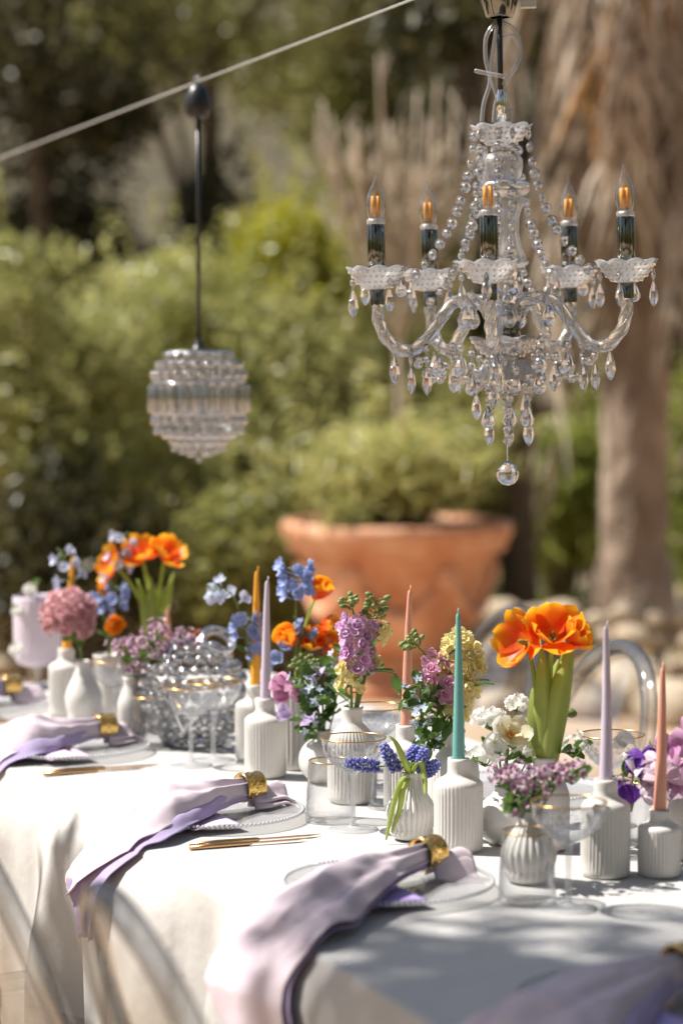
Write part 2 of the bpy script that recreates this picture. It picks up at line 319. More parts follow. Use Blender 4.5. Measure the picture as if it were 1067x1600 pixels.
b = grid(lambda a, c: Vector(((a - 0.5) * 400, -60 + c * 320, 0.0)), 8, 8); tag(b.build('ground', MT['ground']), kind='structure')
def hillf(a, c):
    x = (a - 0.5) * 120; y = 17 + 45 * c; h = 14 * (1 - math.cos(min(1, c * 1.1) * PI)) / 2
    return Vector((x, y, -0.2 + h + 0.5 * noise.noise(Vector((x * .4, y * .4, 0))) * min(1, c * 8)))
tag(grid(hillf, 120, 40).build('hillside', MT['hill']), kind='structure')

def leafmesh(name, pos, out, L, W, mat, jit=0.35, pts=None, droop=0.0):
    n = len(pos)
    nrm = out * 0.6 + NR.normal(size=(n, 3)) * 0.7 + np.array([0, 0, 0.35]); nrm /= np.linalg.norm(nrm, axis=1)[:, None] + 1e-9
    ax = NR.normal(size=(n, 3)); ax[:, 2] -= droop; ax -= nrm * (ax * nrm).sum(1)[:, None]; ax /= np.linalg.norm(ax, axis=1)[:, None] + 1e-9
    sd_ = np.cross(nrm, ax); l = L * (1 + jit * NR.uniform(-1, 1, n))[:, None]; wd = W * (1 + jit * NR.uniform(-1, 1, n))[:, None]
    v = np.empty((n, 4, 3)); v[:, 0] = pos - ax * l / 2; v[:, 1] = pos + sd_ * wd / 2 + nrm * wd * .15; v[:, 2] = pos + ax * l / 2; v[:, 3] = pos - sd_ * wd / 2 + nrm * wd * .15
    idx = np.arange(n) * 4; tri = np.empty((n, 2, 3), int); tri[:, 0] = np.stack([idx, idx + 1, idx + 2], 1); tri[:, 1] = np.stack([idx, idx + 2, idx + 3], 1)
    me = bpy.data.meshes.new(name); me.vertices.add(n * 4); me.vertices.foreach_set('co', v.ravel()); me.loops.add(n * 6); me.loops.foreach_set('vertex_index', tri.ravel())
    me.polygons.add(n * 2); me.polygons.foreach_set('loop_start', np.arange(n * 2) * 3); me.polygons.foreach_set('loop_total', np.full(n * 2, 3)); me.update(calc_edges=True)
    a = me.attributes.new('pt', 'FLOAT', 'POINT'); a.data.foreach_set('value', np.repeat(NR.uniform(0, 1, n) if pts is None else pts, 4)); me.materials.append(mat); return me
def unit(n):
    d = NR.normal(size=(n, 3)); return d / np.linalg.norm(d, axis=1)[:, None]
def cloud(centers, radii, n):
    k = NR.choice(len(centers), n, p=radii ** 2 / (radii ** 2).sum()); d = unit(n)
    r = 1 - 0.75 * NR.uniform(0, 1, n) ** 1.6
    return centers[k] + d * (r * radii[k])[:, None] * np.array([1, 1, 0.85]), d, k
def shell_clumps(c, rad, n, rr, lo=0.45, zmin=-0.9):
    d = unit(n * 3); d = d[d[:, 2] > zmin][:n]; r = lo + (1 - lo) * NR.uniform(0, 1, len(d)) ** 0.5
    return np.array(c) + d * r[:, None] * np.array(rad), NR.uniform(rr[0], rr[1], len(d))
def bush(name, label, cat, x, y, wd, dp, z0, z1, n, mat, L=0.06, W=0.03, nc=70, rr=(0.12, 0.3), group=None, stems=5, droop=0.0, base=0.0, shoots=0, zmin=.02):
    o = thing(name, (x, y, base), label, cat, group); h = (z1 - z0)
    c = (0, 0, z0 - base + h / 2); rm = sum(rr) / 2
    ce, ra = shell_clumps(c, (max(.05, wd / 2 - rm), max(.05, dp / 2 - rm), max(.05, h / 2 - rm)), nc, rr)
    pos, d, k = cloud(ce, ra, n); keep = pos[:, 2] > zmin; pos, d, k = pos[keep], d[keep], k[keep]
    if shoots:
        sp_, sd2, sk_ = [], [], []
        for q in range(shoots):
            j = random.randrange(len(ce)); out = Vector(ce[j]) - Vector(c); out = (out.normalized() + Vector((rnd(-.5, .5), rnd(-.5, .5), rnd(.3, 1.1)))).normalized(); ln = rnd(.2, .5)
            for e_ in range(16):
                p_ = Vector(ce[j]) + out * (ra[j] * .6 + ln * e_ / 15) + Vector((rnd(-.02, .02), rnd(-.02, .02), rnd(-.02, .02))); sp_.append(list(p_)); sd2.append(list(out)); sk_.append(j)
        pos = np.vstack([pos, np.array(sp_)]); d = np.vstack([d, np.array(sd2)]); k = np.concatenate([k, np.array(sk_)])
    tone = NR.uniform(0, 1, len(ce)); pts = np.clip(0.55 * tone[k] + 0.45 * NR.uniform(0, 1, len(k)), 0, 1)
    link('foliage', leafmesh('foliage', pos, d, L, W, mat, pts=pts, droop=droop), o)
    for i in range(stems):
        j = random.randrange(len(ce)); e = Vector(ce[j]); s = Vector((rnd(-.1, .1) * wd, rnd(-.1, .1) * dp, 0))
        tube(bez(s, Vector((s.x * .6 + e.x * .2, s.y * .6 + e.y * .2, e.z * .6)), e, 7), [0.03 * (1 - i_ / 8) + .004 for i_ in range(7)], 6).build('stem', MT['bark'], o)
    return o
def X(u, d): return (u - 533.5) / FPX * d
def Zv(v, d): return D(533, v, d).z
HG = 'shrubs behind the table'
def shrub(u, vt, d, wpx, n, mat, label, z0=0.02, dp=None, L=.06, W=.03, nc=70, rr=(.12, .3), name='shrub'):
    wd = wpx / FPX * d
    return bush(name, label, 'shrub', X(u, d), d, wd, dp or min(1.6, wd), z0, Zv(vt, d), n, mat, L, W, nc, rr, HG, shoots=40)
shrub(60, 322, 11.6, 480, 15000, MT['sage'], 'rounded sage-green shrub filling the left edge behind the table', nc=95)
shrub(250, 330, 12.4, 420, 14000, MT['sage'], 'grey-green shrub directly behind the crystal globe pendant', nc=90)
shrub(445, 285, 13.2, 250, 7000, MT['ylw'], 'yellow-green shrub glowing right of the pendant cord', nc=45, rr=(.1, .22), z0=1.3)
shrub(440, 420, 12.0, 380, 12000, MT['sage'], 'olive shrub to the left of the terracotta urn', nc=80)
shrub(640, 470, 12.8, 420, 13000, MT['olive'], 'dark olive shrub behind the terracotta urn', nc=80)
shrub(880, 600, 13.8, 260, 8000, MT['grn'], 'bright green shrub between the dark tree trunk and the palm trunk', nc=60)
shrub(1110, 560, 13.2, 220, 7000, MT['grn'], 'green shrub at the right edge beside the palm trunk', nc=50)
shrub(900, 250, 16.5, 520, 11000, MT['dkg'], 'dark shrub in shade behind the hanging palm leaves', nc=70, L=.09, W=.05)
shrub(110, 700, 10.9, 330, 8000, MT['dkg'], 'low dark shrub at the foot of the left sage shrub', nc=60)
shrub(380, 740, 10.9, 260, 7000, MT['olive'], 'low dark olive shrub just left of the terracotta urn', nc=50)

def tree(x, y, h, cz, crad, n, mat, label, tr=0.1, L=.09, W=.045, nc=60, rr=(.25, .6), lean=(0, 0), group=None, limbs=7, name='broadleaf_tree'):
    o = thing(name, (x, y, 0), label, 'tree', group)
    top = Vector((lean[0], lean[1], cz)); ce, ra = shell_clumps(top, crad, nc, rr, 0.35, -1)
    pos, d, k = cloud(ce, ra, n); tone = NR.uniform(0, 1, len(ce))
    link('crown', leafmesh('crown', pos, d, L, W, mat, pts=np.clip(.5 * tone[k] + .5 * NR.uniform(0, 1, len(k)), 0, 1), droop=.4), o)
    tk = MB(); path = bez(Vector((0, 0, -.05)), Vector((lean[0] * .2, lean[1] * .2, cz * .6)), top, 10)
    tube(path, [tr * (1.25 - .09 * i) for i in range(10)], 10, tk)
    for i in range(limbs):
        e = Vector(ce[random.randrange(len(ce))]); s = path[random.randint(4, 8)]
        tube(bez(s, (s + e) / 2 + Vector((0, 0, .15)), e, 6), [tr * .5 * (1 - i_ / 7) for i_ in range(6)], 6, tk)
    tk.build('trunk', MT['bark'], o); return o
TG = 'trees on the slope behind'
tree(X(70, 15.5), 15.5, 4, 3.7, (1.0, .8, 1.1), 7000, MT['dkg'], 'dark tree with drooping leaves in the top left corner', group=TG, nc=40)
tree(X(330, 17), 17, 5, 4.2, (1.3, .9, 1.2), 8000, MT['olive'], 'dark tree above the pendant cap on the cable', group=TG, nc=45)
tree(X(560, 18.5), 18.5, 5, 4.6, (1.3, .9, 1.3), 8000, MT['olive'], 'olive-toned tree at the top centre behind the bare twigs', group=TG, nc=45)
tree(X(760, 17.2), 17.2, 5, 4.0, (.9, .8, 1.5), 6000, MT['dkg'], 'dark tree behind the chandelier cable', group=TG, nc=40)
tree(X(812, 12.6), 12.6, 3, 3.4, (.5, .5, .5), 2500, MT['dkg'], 'dark tree trunk right of the urn, shade in the bark colour', tr=.085, group=TG, nc=20, rr=(.15, .35), lean=(-.12, .1))  # dark bark stands for the shade on this trunk
# trees beside and behind the viewpoint that shade the near end of the table
tree(1.04 + SUN_TO.x * 4.594 / SUN_TO.z, 1.57 + SUN_TO.y * 4.594 / SUN_TO.z, 6, 5.35, (1.5, 1.62, .42), 56000, MT['olive'], 'shade tree standing left of the viewpoint', tr=.16, nc=330, rr=(.2, .4), L=.10, W=.05, limbs=14)

# garden trees round the viewpoint
for k, (x, y, la) in enumerate(((-7.5, -3.5, 'tree well to the left behind the viewpoint'), (-2.5, -7, 'tree behind the viewpoint on the left'), (2.5, -6, 'tree behind the viewpoint on the right'), (6, -2, 'tree to the right behind the viewpoint'), (7.5, 4.5, 'tree right of the table outside the picture'), (-9, 5, 'tree left of the table outside the picture'))):
    tree(x, y, 6, 3.0, (2.2, 2.2, 2.3), 4500, MT['olive'], la, tr=.15, nc=50, rr=(.5, 1.0), L=.26, W=.15, group='garden trees around the viewpoint')
bush('hedge', 'hedge added far behind the viewpoint to darken reflections', 'hedge', 0, -10, 24, 1.6, 0, 5.5, 9000, MT['olive'], .3, .18, 160, (.6, 1.1), 'added hedges out of view', 0)  # unseen hedges added to keep bright sky out of the chrome reflections
bush('hedge', 'hedge added far to the right of the table to darken reflections', 'hedge', 11, 3, 1.6, 22, 0, 5.0, 8000, MT['olive'], .3, .18, 160, (.6, 1.1), 'added hedges out of view', 0)
bush('hedge', 'hedge added far to the left of the table to darken reflections', 'hedge', -12, 2, 1.6, 22, 0, 4.5, 8000, MT['olive'], .3, .18, 160, (.6, 1.1), 'added hedges out of view', 0)
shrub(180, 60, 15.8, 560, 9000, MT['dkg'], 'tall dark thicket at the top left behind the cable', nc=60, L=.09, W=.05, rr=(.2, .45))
shrub(560, 40, 17.8, 480, 8000, MT['olive'], 'tall olive thicket behind the bare twigs', nc=60, L=.09, W=.05, rr=(.2, .45))

tree(2.3, 1.2, 5, 4.3, (1.5, 1.4, .6), 9000, MT['olive'], 'added sky-blocking tree overhanging from the right of the viewpoint', tr=.14, nc=70, rr=(.25, .5), L=.14, W=.08, group='garden trees around the viewpoint')  # two unseen crowns added overhead to cut sky light on the near table
tree(-.4, -1.4, 5, 4.4, (1.9, 1.4, .6), 9000, MT['olive'], 'added sky-blocking tree overhanging just behind the viewpoint', tr=.14, nc=80, rr=(.25, .5), L=.14, W=.08, group='garden trees around the viewpoint')
# light-leaved tree whose branches dapple the near side of the table
def dapple_tree():
    o = thing('light_leaved_tree', (-3.7, 3.2, 0), 'light-leaved tree left of the table outside the picture', 'tree'); tk = MB(); top = Vector((.55, .25, 3.2))
    tube(bez(Vector((0, 0, -.05)), Vector((.05, 0, 2)), top, 9), [.09 - .005 * i for i in range(9)], 9, tk); ce = []; ra = []
    for k in range(26):
        a = -.75 + 1.9 * k / 25; a += rnd(-.08, .08); q = E0 + AX * a + BX * rnd(-.62, -.13); t = (3.3 + rnd(-.3, .5) - ZT) / SUN_TO.z; c = Vector((q.x, q.y, ZT)) + SUN_TO * t - Vector((-3.7, 3.2, 0)); ce.append(c); ra.append(rnd(.07, .19)); tube(bez(top, (top + c) / 2 + Vector((0, 0, .2)), c, 6), [.02, .016, .012, .009, .007, .005], 5, tk)
    pos, d, k = cloud(np.array([list(c) for c in ce]), np.array(ra), 3000); link('crown', leafmesh('crown', pos, d, .085, .036, MT['olive']), o); tk.build('trunk', MT['bark'], o)
DAPPLE = dapple_tree
# ---- bare twiggy shrub
o = thing('bare_twig_shrub', (X(625, 11.4), 11.4, 0), 'leafless shrub of pale upright twigs left of the chandelier', 'shrub')
tube(smoothpath([(0, 0, 0), (.02, 0, .7), (0, .02, 1.3), (.0, 0, 1.9)], 5), [.03 - .0009 * i for i in range(16)], 8).build('stem', MT['twig'], o)
for i in range(34):
    a = rnd(-1.05, 1.05); L_ = rnd(.5, 1.05); s = Vector((rnd(-.02, .02), rnd(-.05, .05), rnd(1.55, 2.0)))
    e = s + Vector((math.sin(a) * L_ * .55, rnd(-.2, .2), math.cos(a) * L_))
    br = MB(); pth = bez(s, s + Vector((math.sin(a) * L_ * .5, 0, L_ * .25)), e, 8); tube(pth, [.014 - .0012 * k for k in range(8)], 5, br)
    for k in range(3):
        q = pth[random.randint(3, 6)]; e2 = q + Vector((rnd(-.16, .16), rnd(-.1, .1), rnd(.12, .35))); tube(bez(q, (q + e2) / 2 + Vector((rnd(-.03, .03), 0, 0)), e2, 5), [.008, .007, .006, .005, .003], 4, br)
    br.build('twig', MT['twig'], o)

# ---- palm with a skirt of dead leaves
px_, py_ = X(992, 12.3), 12.3
o = thing('palm_tree', (px_, py_, 0), 'palm with rough pale trunk and a skirt of hanging dry leaves', 'palm tree')
def pm(t, z, r): return r * (1 + .16 * noise.noise(Vector((math.cos(t) * 3, math.sin(t) * 3, z * 7))) + .08 * (((z * 6.5 + t * .8) % 1) - .5))
lathe([(.25 - .08 * min(1, z / .5) + .0 * z, z) for z in [i * .05 for i in range(-1, 96)]], 28, pm).build('trunk', MT['palmbark'], o)
for i in range(62):
    a = rnd(0, 2 * PI); z0 = rnd(2.4, 4.5); rr_ = rnd(.2, .85); drop = rnd(.7, 1.6); mt = MT['deado'] if i == 3 else MT['dead']
    if i % 3 == 0: a = rnd(-PI, 0)
    dirv = Vector((math.cos(a), math.sin(a), 0)); s = dirv * .12 + Vector((0, 0, z0)); mid = dirv * rr_ + Vector((0, 0, z0 + .15)); e = dirv * (rr_ * rnd(.75, 1.1)) + Vector((0, 0, z0 - drop))
    if i == 3: s = Vector((.15, -.25, 3.5 + .1 * i / 9)); mid = Vector((-.1, -.55, 3.3)); e = Vector((-.36, -.6, 2.72)); dirv = Vector((-.5, -.8, 0))
    pth = bez(s, mid, e, 14); fr = tube(pth, [.02 - .0012 * k for k in range(14)], 5)
    side = Vector((-dirv.y, dirv.x, 0))
    for k in range(3, 14):
        for sg in (-1, 1):
            for q in range(2):
                p0 = pth[k] + Vector((rnd(-.02, .02), rnd(-.02, .02), rnd(-.04, .04))); ln = rnd(.25, .6); out = (side * sg * rnd(.1, .5) + dirv * rnd(-.1, .3) + Vector((0, 0, -1))).normalized()
                wv = side.lerp(dirv, rnd(0, 1)).normalized() * rnd(.008, .02); p1 = p0 + out * ln * .5 + side * sg * .03; p2 = p0 + out * ln
                tone = rnd(0, 1); fr.add([p0 - wv * .5, p0 + wv * .5, p1 - wv, p1 + wv, p2], [(0, 1, 3, 2), (2, 3, 4)], [tone] * 5)
    fr.build('dead_frond', mt, o, smooth=False)

# ---- terracotta urn
UD = 10.5; ux = X(620, UD); o = thing('terracotta_urn', (ux, UD, 0), 'large terracotta garden urn with garland relief, planted', 'urn')
lathe([(.24, 0), (.30, .005), (.30, .05), (.27, .075), (.215, .10), (.205, .14), (.23, .165), (.20, .185)], 56, close=False).build('base', MT['terra'], o)
body = [(.20, .18), (.27, .215), (.318, .28), (.352, .37), (.378, .45), (.400, .53), (.416, .60), (.424, .622), (.40, .63)]
ubody = lathe(body, 72).build('body', MT['terra'], o)
lathe([(.40, .622), (.470, .626), (.482, .645), (.478, .665), (.487, .672), (.502, .70), (.503, .735), (.495, .752), (.455, .756), (.435, .74), (.42, .66)], 72).build('rim', MT['terra'], o)
lathe([(.0, .735), (.2, .738), (.43, .728)], 40).build('soil', MT['soil'], o)
def bodyr(z):
    for (r0, z0), (r1, z1) in zip(body, body[1:]):
        if z0 <= z <= z1: return r0 + (r1 - r0) * (z - z0) / max(1e-6, z1 - z0)
    return .4
for k in range(6):
    a0 = k * PI / 3 - PI / 2 - .52; pts = []
    for i in range(15):
        t = i / 14; a = a0 + t * PI / 3; z = .53 - .17 * math.sin(t * PI) ; pts.append((math.cos(a) * (bodyr(z) + .012), math.sin(a) * (bodyr(z) + .012), z))
    tube(pts, [.016 + .024 * math.sin(PI * i / 14) * (1 + .25 * math.sin(i * 2.6)) for i in range(15)], 8).build('garland', MT['terra'], ubody)
    a = a0; ro = MB()
    for j in range(8):
        an = 2 * PI * j / 8; ro.merge(lathe([(.0, .028), (.018, .022), (.026, 0)], 8), TM(Vector((math.cos(a) * .411, math.sin(a) * .411, .54)) + (Vector((-math.sin(a), math.cos(a), 0)) * math.cos(an) + Vector((0, 0, 1)) * math.sin(an)) * .035, qz((math.cos(a), math.sin(a), 0))))
    ro.merge(lathe([(.0, .035), (.02, .028), (.03, 0)], 10), TM(Vector((math.cos(a) * .411, math.sin(a) * .411, .54)), qz((math.cos(a), math.sin(a), 0)))); ro.build('rosette', MT['terra'], ubody)
bush('potted_shrub', 'feathery green shrub growing in the terracotta urn', 'shrub', ux, UD, 1.04, .92, .70, Zv(640, UD), 6500, MT['sage'], .085, .018, 60, (.08, .24), base=.70, stems=16, shoots=50, zmin=.085)
bush('trailing_plant', 'thin green sprigs spilling over the left rim of the urn', 'plant', ux - .22, UD - .36, .3, .2, .70, .86, 500, MT['sage'], .05, .014, 12, (.03, .07), stems=3, base=.70)

# ---- dry-stone edging and loose stones
def stone_mesh(i):
    b = MB(); n = 9; m_ = 14; vs = []; sx, sy, sz = rnd(.8, 1.2), rnd(.8, 1.1), rnd(.55, .8)
    prof = [(math.sin(PI * j / n), -math.cos(PI * j / n)) for j in range(1, n)]
    def md(t, z, r): return r * (1 + .42 * noise.noise(Vector((math.cos(t) * 1.2 + i * 9, math.sin(t) * 1.2, z * 1.3))) + .1 * noise.noise(Vector((math.cos(t) * 4 + i * 9, math.sin(t) * 4, z * 4))))
    lathe([(max(.02, r) ** .8, z) for r, z in prof], m_, md, True, b); b.v = [(x * sx, y * sy, z * sz) for x, y, z in b.v]; return b.mesh('stone', MT['stone'])
SM = [stone_mesh(i) for i in range(7)]
o = thing('dry_stone_edging', (0, 11.0, 0), 'low edging of pale rough stones behind the urn', 'stone wall')
for row in range(3):
    x = -2.4
    while x < 2.9:
        s = rnd(.06, .125); link('stone', random.choice(SM), o, (x + s, rnd(-.05, .08) + row * .05 + (x * .02), .06 + row * .095 + rnd(-.02, .02)), (rnd(-.3, .3), rnd(-.3, .3), rnd(0, 6)), s); x += s * rnd(1.5, 1.9)
k = 0
for (u, v, s, la) in ((840, 1105, .14, 'pale stone on the ground left of the orange tulips'), (905, 1120, .12, 'small pale stone behind the tulip leaves'), (985, 1108, .20, 'large pale stone behind the lilac candle'), (1050, 1128, .15, 'pale stone at the right edge behind the peach candle'), (775, 1120, .10, 'small stone on the ground behind the yellow flowers'), (30, 1052, .16, 'pale stone at the left edge behind the lilac goblet')):
    p_ = P(u, v, 0); q = link('loose_stone', SM[k % 7], None, (p_.x, p_.y, s * .45), (rnd(-.2, .2), rnd(-.2, .2), rnd(0, 6)), s); k += 1; tag(q, la, 'stone', 'loose stones on the ground')
# grass tufts under the shrubs
n = 5000; gp = np.stack([NR.uniform(-2.6, 3.0, n), NR.uniform(11.3, 14.5, n), NR.uniform(.02, .12, n)], 1)
tag(link('grass', leafmesh('grass', gp, np.tile([0, -1, .2], (n, 1)), .16, .012, MT['grass'], droop=3.0)), 'green grass growing behind the stone edging', 'grass', kind='stuff')

# ================================================================== TABLE (local frame: a along the near edge, away from us; b across, away from us)
E0 = P(0, 1195); AX = Vector((-.39, .92, 0)).normalized(); BX = Vector((.92, .39, 0)).normalized()
A0, A1, TW = -2.6, 1.02, 0.9
def TT(a, b_, z=ZT): return Vector((E0.x, E0.y, 0)) + AX * a + BX * b_ + Vector((0, 0, z))
DAPPLE()
tabrz = math.atan2(AX.y, AX.x)
tb = thing('dining_table', TT((A0 + A1) / 2, TW / 2, 0), 'long dining table hidden under the pale cloth', 'table', rz=tabrz)
LT = A1 - A0
box((0, 0, .735), (LT - .02, TW - .02, .03)).build('tabletop', MT['bark'], tb, False)
for sx in (-1, 1):
    for sy in (-1, 1): box((sx * (LT / 2 - .15), sy * (TW / 2 - .12), .36), (.06, .06, .72)).build('leg', MT['bark'], tb, False)
def aof(u, v): return (P(u, v) - TT(0, 0)).dot(AX) - A0
STEPS = [aof(36, 1219), aof(162, 1302), aof(417, 1437)]; STEPS += [STEPS[2] - .62, STEPS[0] + .6]
def cpush(a, dd):
    if dd <= 0: return 0.0
    st = 0.0
    for b_ in STEPS:
        t = b_ - a
        if -.018 < t < .5: st += .055 * min(1, (t + .014) / .016) * (1 - max(0, t) / .5) ** 1.4 * min(1, dd / .05) ** .6
    s = math.sin(a * 15.5 + 2.6 * noise.noise(Vector((a * 1.9, 0, 9)))); s = math.copysign(abs(s) ** .75, s)
    f = .8 * noise.noise(Vector((a * 3.3, .3, 1.7))) + .5 * noise.noise(Vector((a * 9.5, dd * .8, 5.1))) + .62 * s
    return st + .048 * min(1, dd / .26) ** .75 * (f + .38) + .006 * noise.noise(Vector((a * 16, dd * 5, 2))) * min(1, dd / .1)
# cloth: one sheet, top plus rippled drop all round
def cloth():
    b = MB(); hx, hy = LT / 2, TW / 2; per = []
    def side(p0, p1, n):
        for i in range(n): per.append((p0[0] + (p1[0] - p0[0]) * i / n, p0[1] + (p1[1] - p0[1]) * i / n))
    nl, nw = 760, 90
    side((-hx, hy), (hx, hy), nl); side((hx, hy), (hx, -hy), nw); side((hx, -hy), (-hx, -hy), nl); side((-hx, -hy), (-hx, hy), nw)
    n = len(per); rows = []
    R0 = .011
    def nout(x, y):
        c = .06; ox = max(0, abs(x) - (hx - c)) * (1 if x > 0 else -1); oy = max(0, abs(y) - (hy - c)) * (1 if y > 0 else -1)
        v = Vector((ox, oy, 0)); return v.normalized() if v.length > 1e-6 else Vector((0, 0, 0))
    s = 0; arc = []
    for i in range(n):
        arc.append(s); j = (i + 1) % n; s += math.hypot(per[j][0] - per[i][0], per[j][1] - per[i][1])
    prof = [(-R0 + R0 * math.sin(t * PI / 2), -R0 + R0 * math.cos(t * PI / 2)) for t in (.0, .25, .5, .75, 1.0)] + [(0, -R0 - d) for d in (.02, .05, .09, .14, .2, .28, .36, .44, .52, .60, .68)]
    prof = [(k, None) for k in (.015, .1, .2, .3, .4, .5, .6, .7, .78, .85, .91, .95)] + prof
    for (off, dz) in prof:
        row = []
        for i, (x, y) in enumerate(per):
            c = .03; ix = max(-(hx - c), min(hx - c, x)); iy = max(-(hy - c), min(hy - c, y)); v = Vector((x - ix, y - iy, 0)); v = v.normalized() * c if v.length > 0 else v
            bx, by = ix + v.x, iy + v.y; o_ = nout(x, y)
            if dz is None:
                px, py = bx * off, by * off
                row.append(Vector((px, py, ZT + .0022 * noise.noise(Vector((px * 4, py * 4, 0))) + .0014 * noise.noise(Vector((px * 12, py * 3, 3)))))); continue
            dd = max(0, -dz - R0); a = arc[i]
            push = cpush(a, dd)
            sh = .02 * min(1, dd / .3) * noise.noise(Vector((a * 5, dd, 12)))
            tx, ty = -o_.y, o_.x
            row.append(Vector((bx + off * o_.x + o_.x * push + tx * sh, by + off * o_.y + o_.y * push + ty * sh, ZT + dz)))
        rows.append(row)
    vs = [p for r in rows for p in r]; fs = [tuple(range(n))]
    for r in range(len(rows) - 1):
        for i in range(n):
            j = (i + 1) % n; fs.append((r * n + i, r * n + j, (r + 1) * n + j, (r + 1) * n + i))
    b.add(vs, fs)
    return b
cl = cloth().build('tablecloth', MT['linen'], None, loc=TT((A0 + A1) / 2, TW / 2, 0), rot=(0, 0, tabrz)); tag(cl, 'off-white linen cloth draped over the long table', 'tablecloth')

# ---- clear acrylic chairs
def chair_parts():
    ps = []; Wd = .40
    # local: seat faces +x (towards table); back at x = -.22
    def arch(t):  # t 0..1 from left foot over the top to right foot
        a = PI * (1 - t); rx, rz = .20, .26
        if t < .2: return Vector((-.20 - .02 * t / .2, -.165 - .035 * t / .2, .45 + .20 * t / .2))
        if t > .8: q = (1 - t) / .2; return Vector((-.20 - .02 * q, .165 + .035 * q, .45 + .20 * q))
        a = PI * (1 - (t - .2) / .6); z = .65 + .27 * math.sin(a); return Vector((-.22 - .10 * (z - .65) / .27, .20 * math.cos(a), z))
    pts = [arch(i / 40) for i in range(41)]
    ps.append(('back_rim', tube(pts, .016, 10), 'acryle'))
    def panel(i, j):
        t = i; p = arch(.06 + .44 * t); q = arch(1 - (.06 + .44 * t)); r = p.lerp(q, j); r.x += -.02 * math.sin(PI * j); return r
    pn = grid(panel, 20, 10); pn2 = MB(); pn2.add(pn.v, pn.f); ps.append(('back_panel', pn, 'acryl'))
    def seat(top):
        def f(i, j): x = -.21 + .44 * i; y = (j - .5) * (.36 + .08 * i); return Vector((x, y, .46 + .012 * (abs(j - .5) * 2) ** 2 - .012 * math.sin(PI * i) - (0 if top else .03)))
        return f
    st = grid(seat(True), 12, 12); grid(seat(False), 12, 12, st); ps.append(('seat', st, 'acryl'))
    rim = [Vector((-.21, -.18, .45)), Vector((0, -.2, .45)), Vector((.21, -.22, .45)), Vector((.235, -.1, .45)), Vector((.24, 0, .45)), Vector((.235, .1, .45)), Vector((.21, .22, .45)), Vector((0, .2, .45)), Vector((-.21, .18, .45)), Vector((-.21, 0, .45)), Vector((-.21, -.18, .45))]
    ps.append(('seat_rim', tube(smoothpath(rim, 4), .016, 8), 'acryle'))
    for sx, sy in ((1, 1), (1, -1), (-1, 1), (-1, -1)):
        x, y = (.20 if sx > 0 else -.19), sy * (.19 if sx > 0 else .16)
        ps.append(('leg', tube([(x, y, .45), (x + sx * .01, y + sy * .005, .25), (x + sx * .05, y + sy * .02, 0)], [.022, .017, .012], 8), 'acryle'))
    return [(n, b.mesh(n, MT[m_]), ) for n, b, m_ in ps]
CH = chair_parts()
def chair(x, y, rz, label):
    o = thing('acrylic_chair', (x, y, 0), label, 'chair', 'clear acrylic chairs', rz)
    for n, me in CH: link(n, me, o)
fz = math.atan2(BX.y, BX.x)
p_ = D(955, 1035, 4.60); chair(p_.x - BX.x * .29, p_.y - BX.y * .29, fz + PI, 'clear acrylic chair behind the tall lilac candle on the right')
p_ = D(790, 970, 5.24); chair(p_.x - BX.x * .29, p_.y - BX.y * .29, fz + PI, 'clear acrylic chair behind the yellow flower spike')
chair(.052, 2.60, fz, 'clear acrylic chair in the blurred foreground, bottom left')
chair(-.198, 3.117, fz, 'clear acrylic chair cut off by the left edge of the picture')

chair(-.198 - .27, 3.117 + .62, fz, 'clear acrylic chair left of the picture at the middle place')
chair(-.198 - .53, 3.117 + 1.24, fz + .03, 'clear acrylic chair left of the picture at the far place')
# ---- place settings
def lat_plate():
    pl = lathe([(.0, .004), (.09, .004), (.10, .005), (.135, .012), (.1405, .0145), (.141, .013), (.135, .009), (.10, .001), (0, .0005)], 72)
    bd = MB(); bead = lathe([(.0004, -.0031), (.0022, -.0022), (.0031, 0), (.0022, .0022), (.0004, .0031)], 6)
    for k in range(120): a = 2 * PI * k / 120; bd.merge(bead, TM(Vector((.1415 * math.cos(a), .1415 * math.sin(a), .0142))))
    return pl.mesh('dish', MT['plate']), bd.mesh('beaded_rim', MT['beads'])
PL = lat_plate()
NRM = {}
def ring_meshes():
    b = lathe([(.0205, -.017), (.0235, -.0175), (.0242, -.015), (.0228, -.0125), (.0228, .0125), (.0242, .015), (.0235, .0175), (.0205, .017), (.0205, -.017)], 48)
    e = MB(); s_ = lathe([(.0003, .0008), (.0016, .0006), (.0026, 0)], 6)
    for k in range(14):
        a = 2 * PI * k / 14
        for dz in (-.0065, 0, .0065):
            aa = a + (PI / 14 if dz else 0); e.merge(s_, TM(Vector((.0228 * math.cos(aa), .0228 * math.sin(aa), dz)), qz((math.cos(aa), math.sin(aa), 0)), 1.0 if dz else 1.35))
    return b.mesh('band', MT['gold']), e.mesh('engraved_pattern', MT['gold'])
RG = ring_meshes()
def fabric(fn, nu, nv, mat, parent, name, th=.0011):
    o = grid(fn, nu, nv).build(name, mat, parent); md = o.modifiers.new('thickness', 'SOLIDIFY'); md.thickness = th; md.offset = 0; return o
def edge_path(q, r=.013):
    """distance outward q measured from the table edge (negative = on the table) -> (out, z)"""
    if q < -r: return q, 0.0
    L_ = r * PI / 2
    if q < -r + L_: t = (q + r) / r; return -r + r * math.sin(t), -r + r * math.cos(t)
    return 0.0, -r - (q + r - L_)
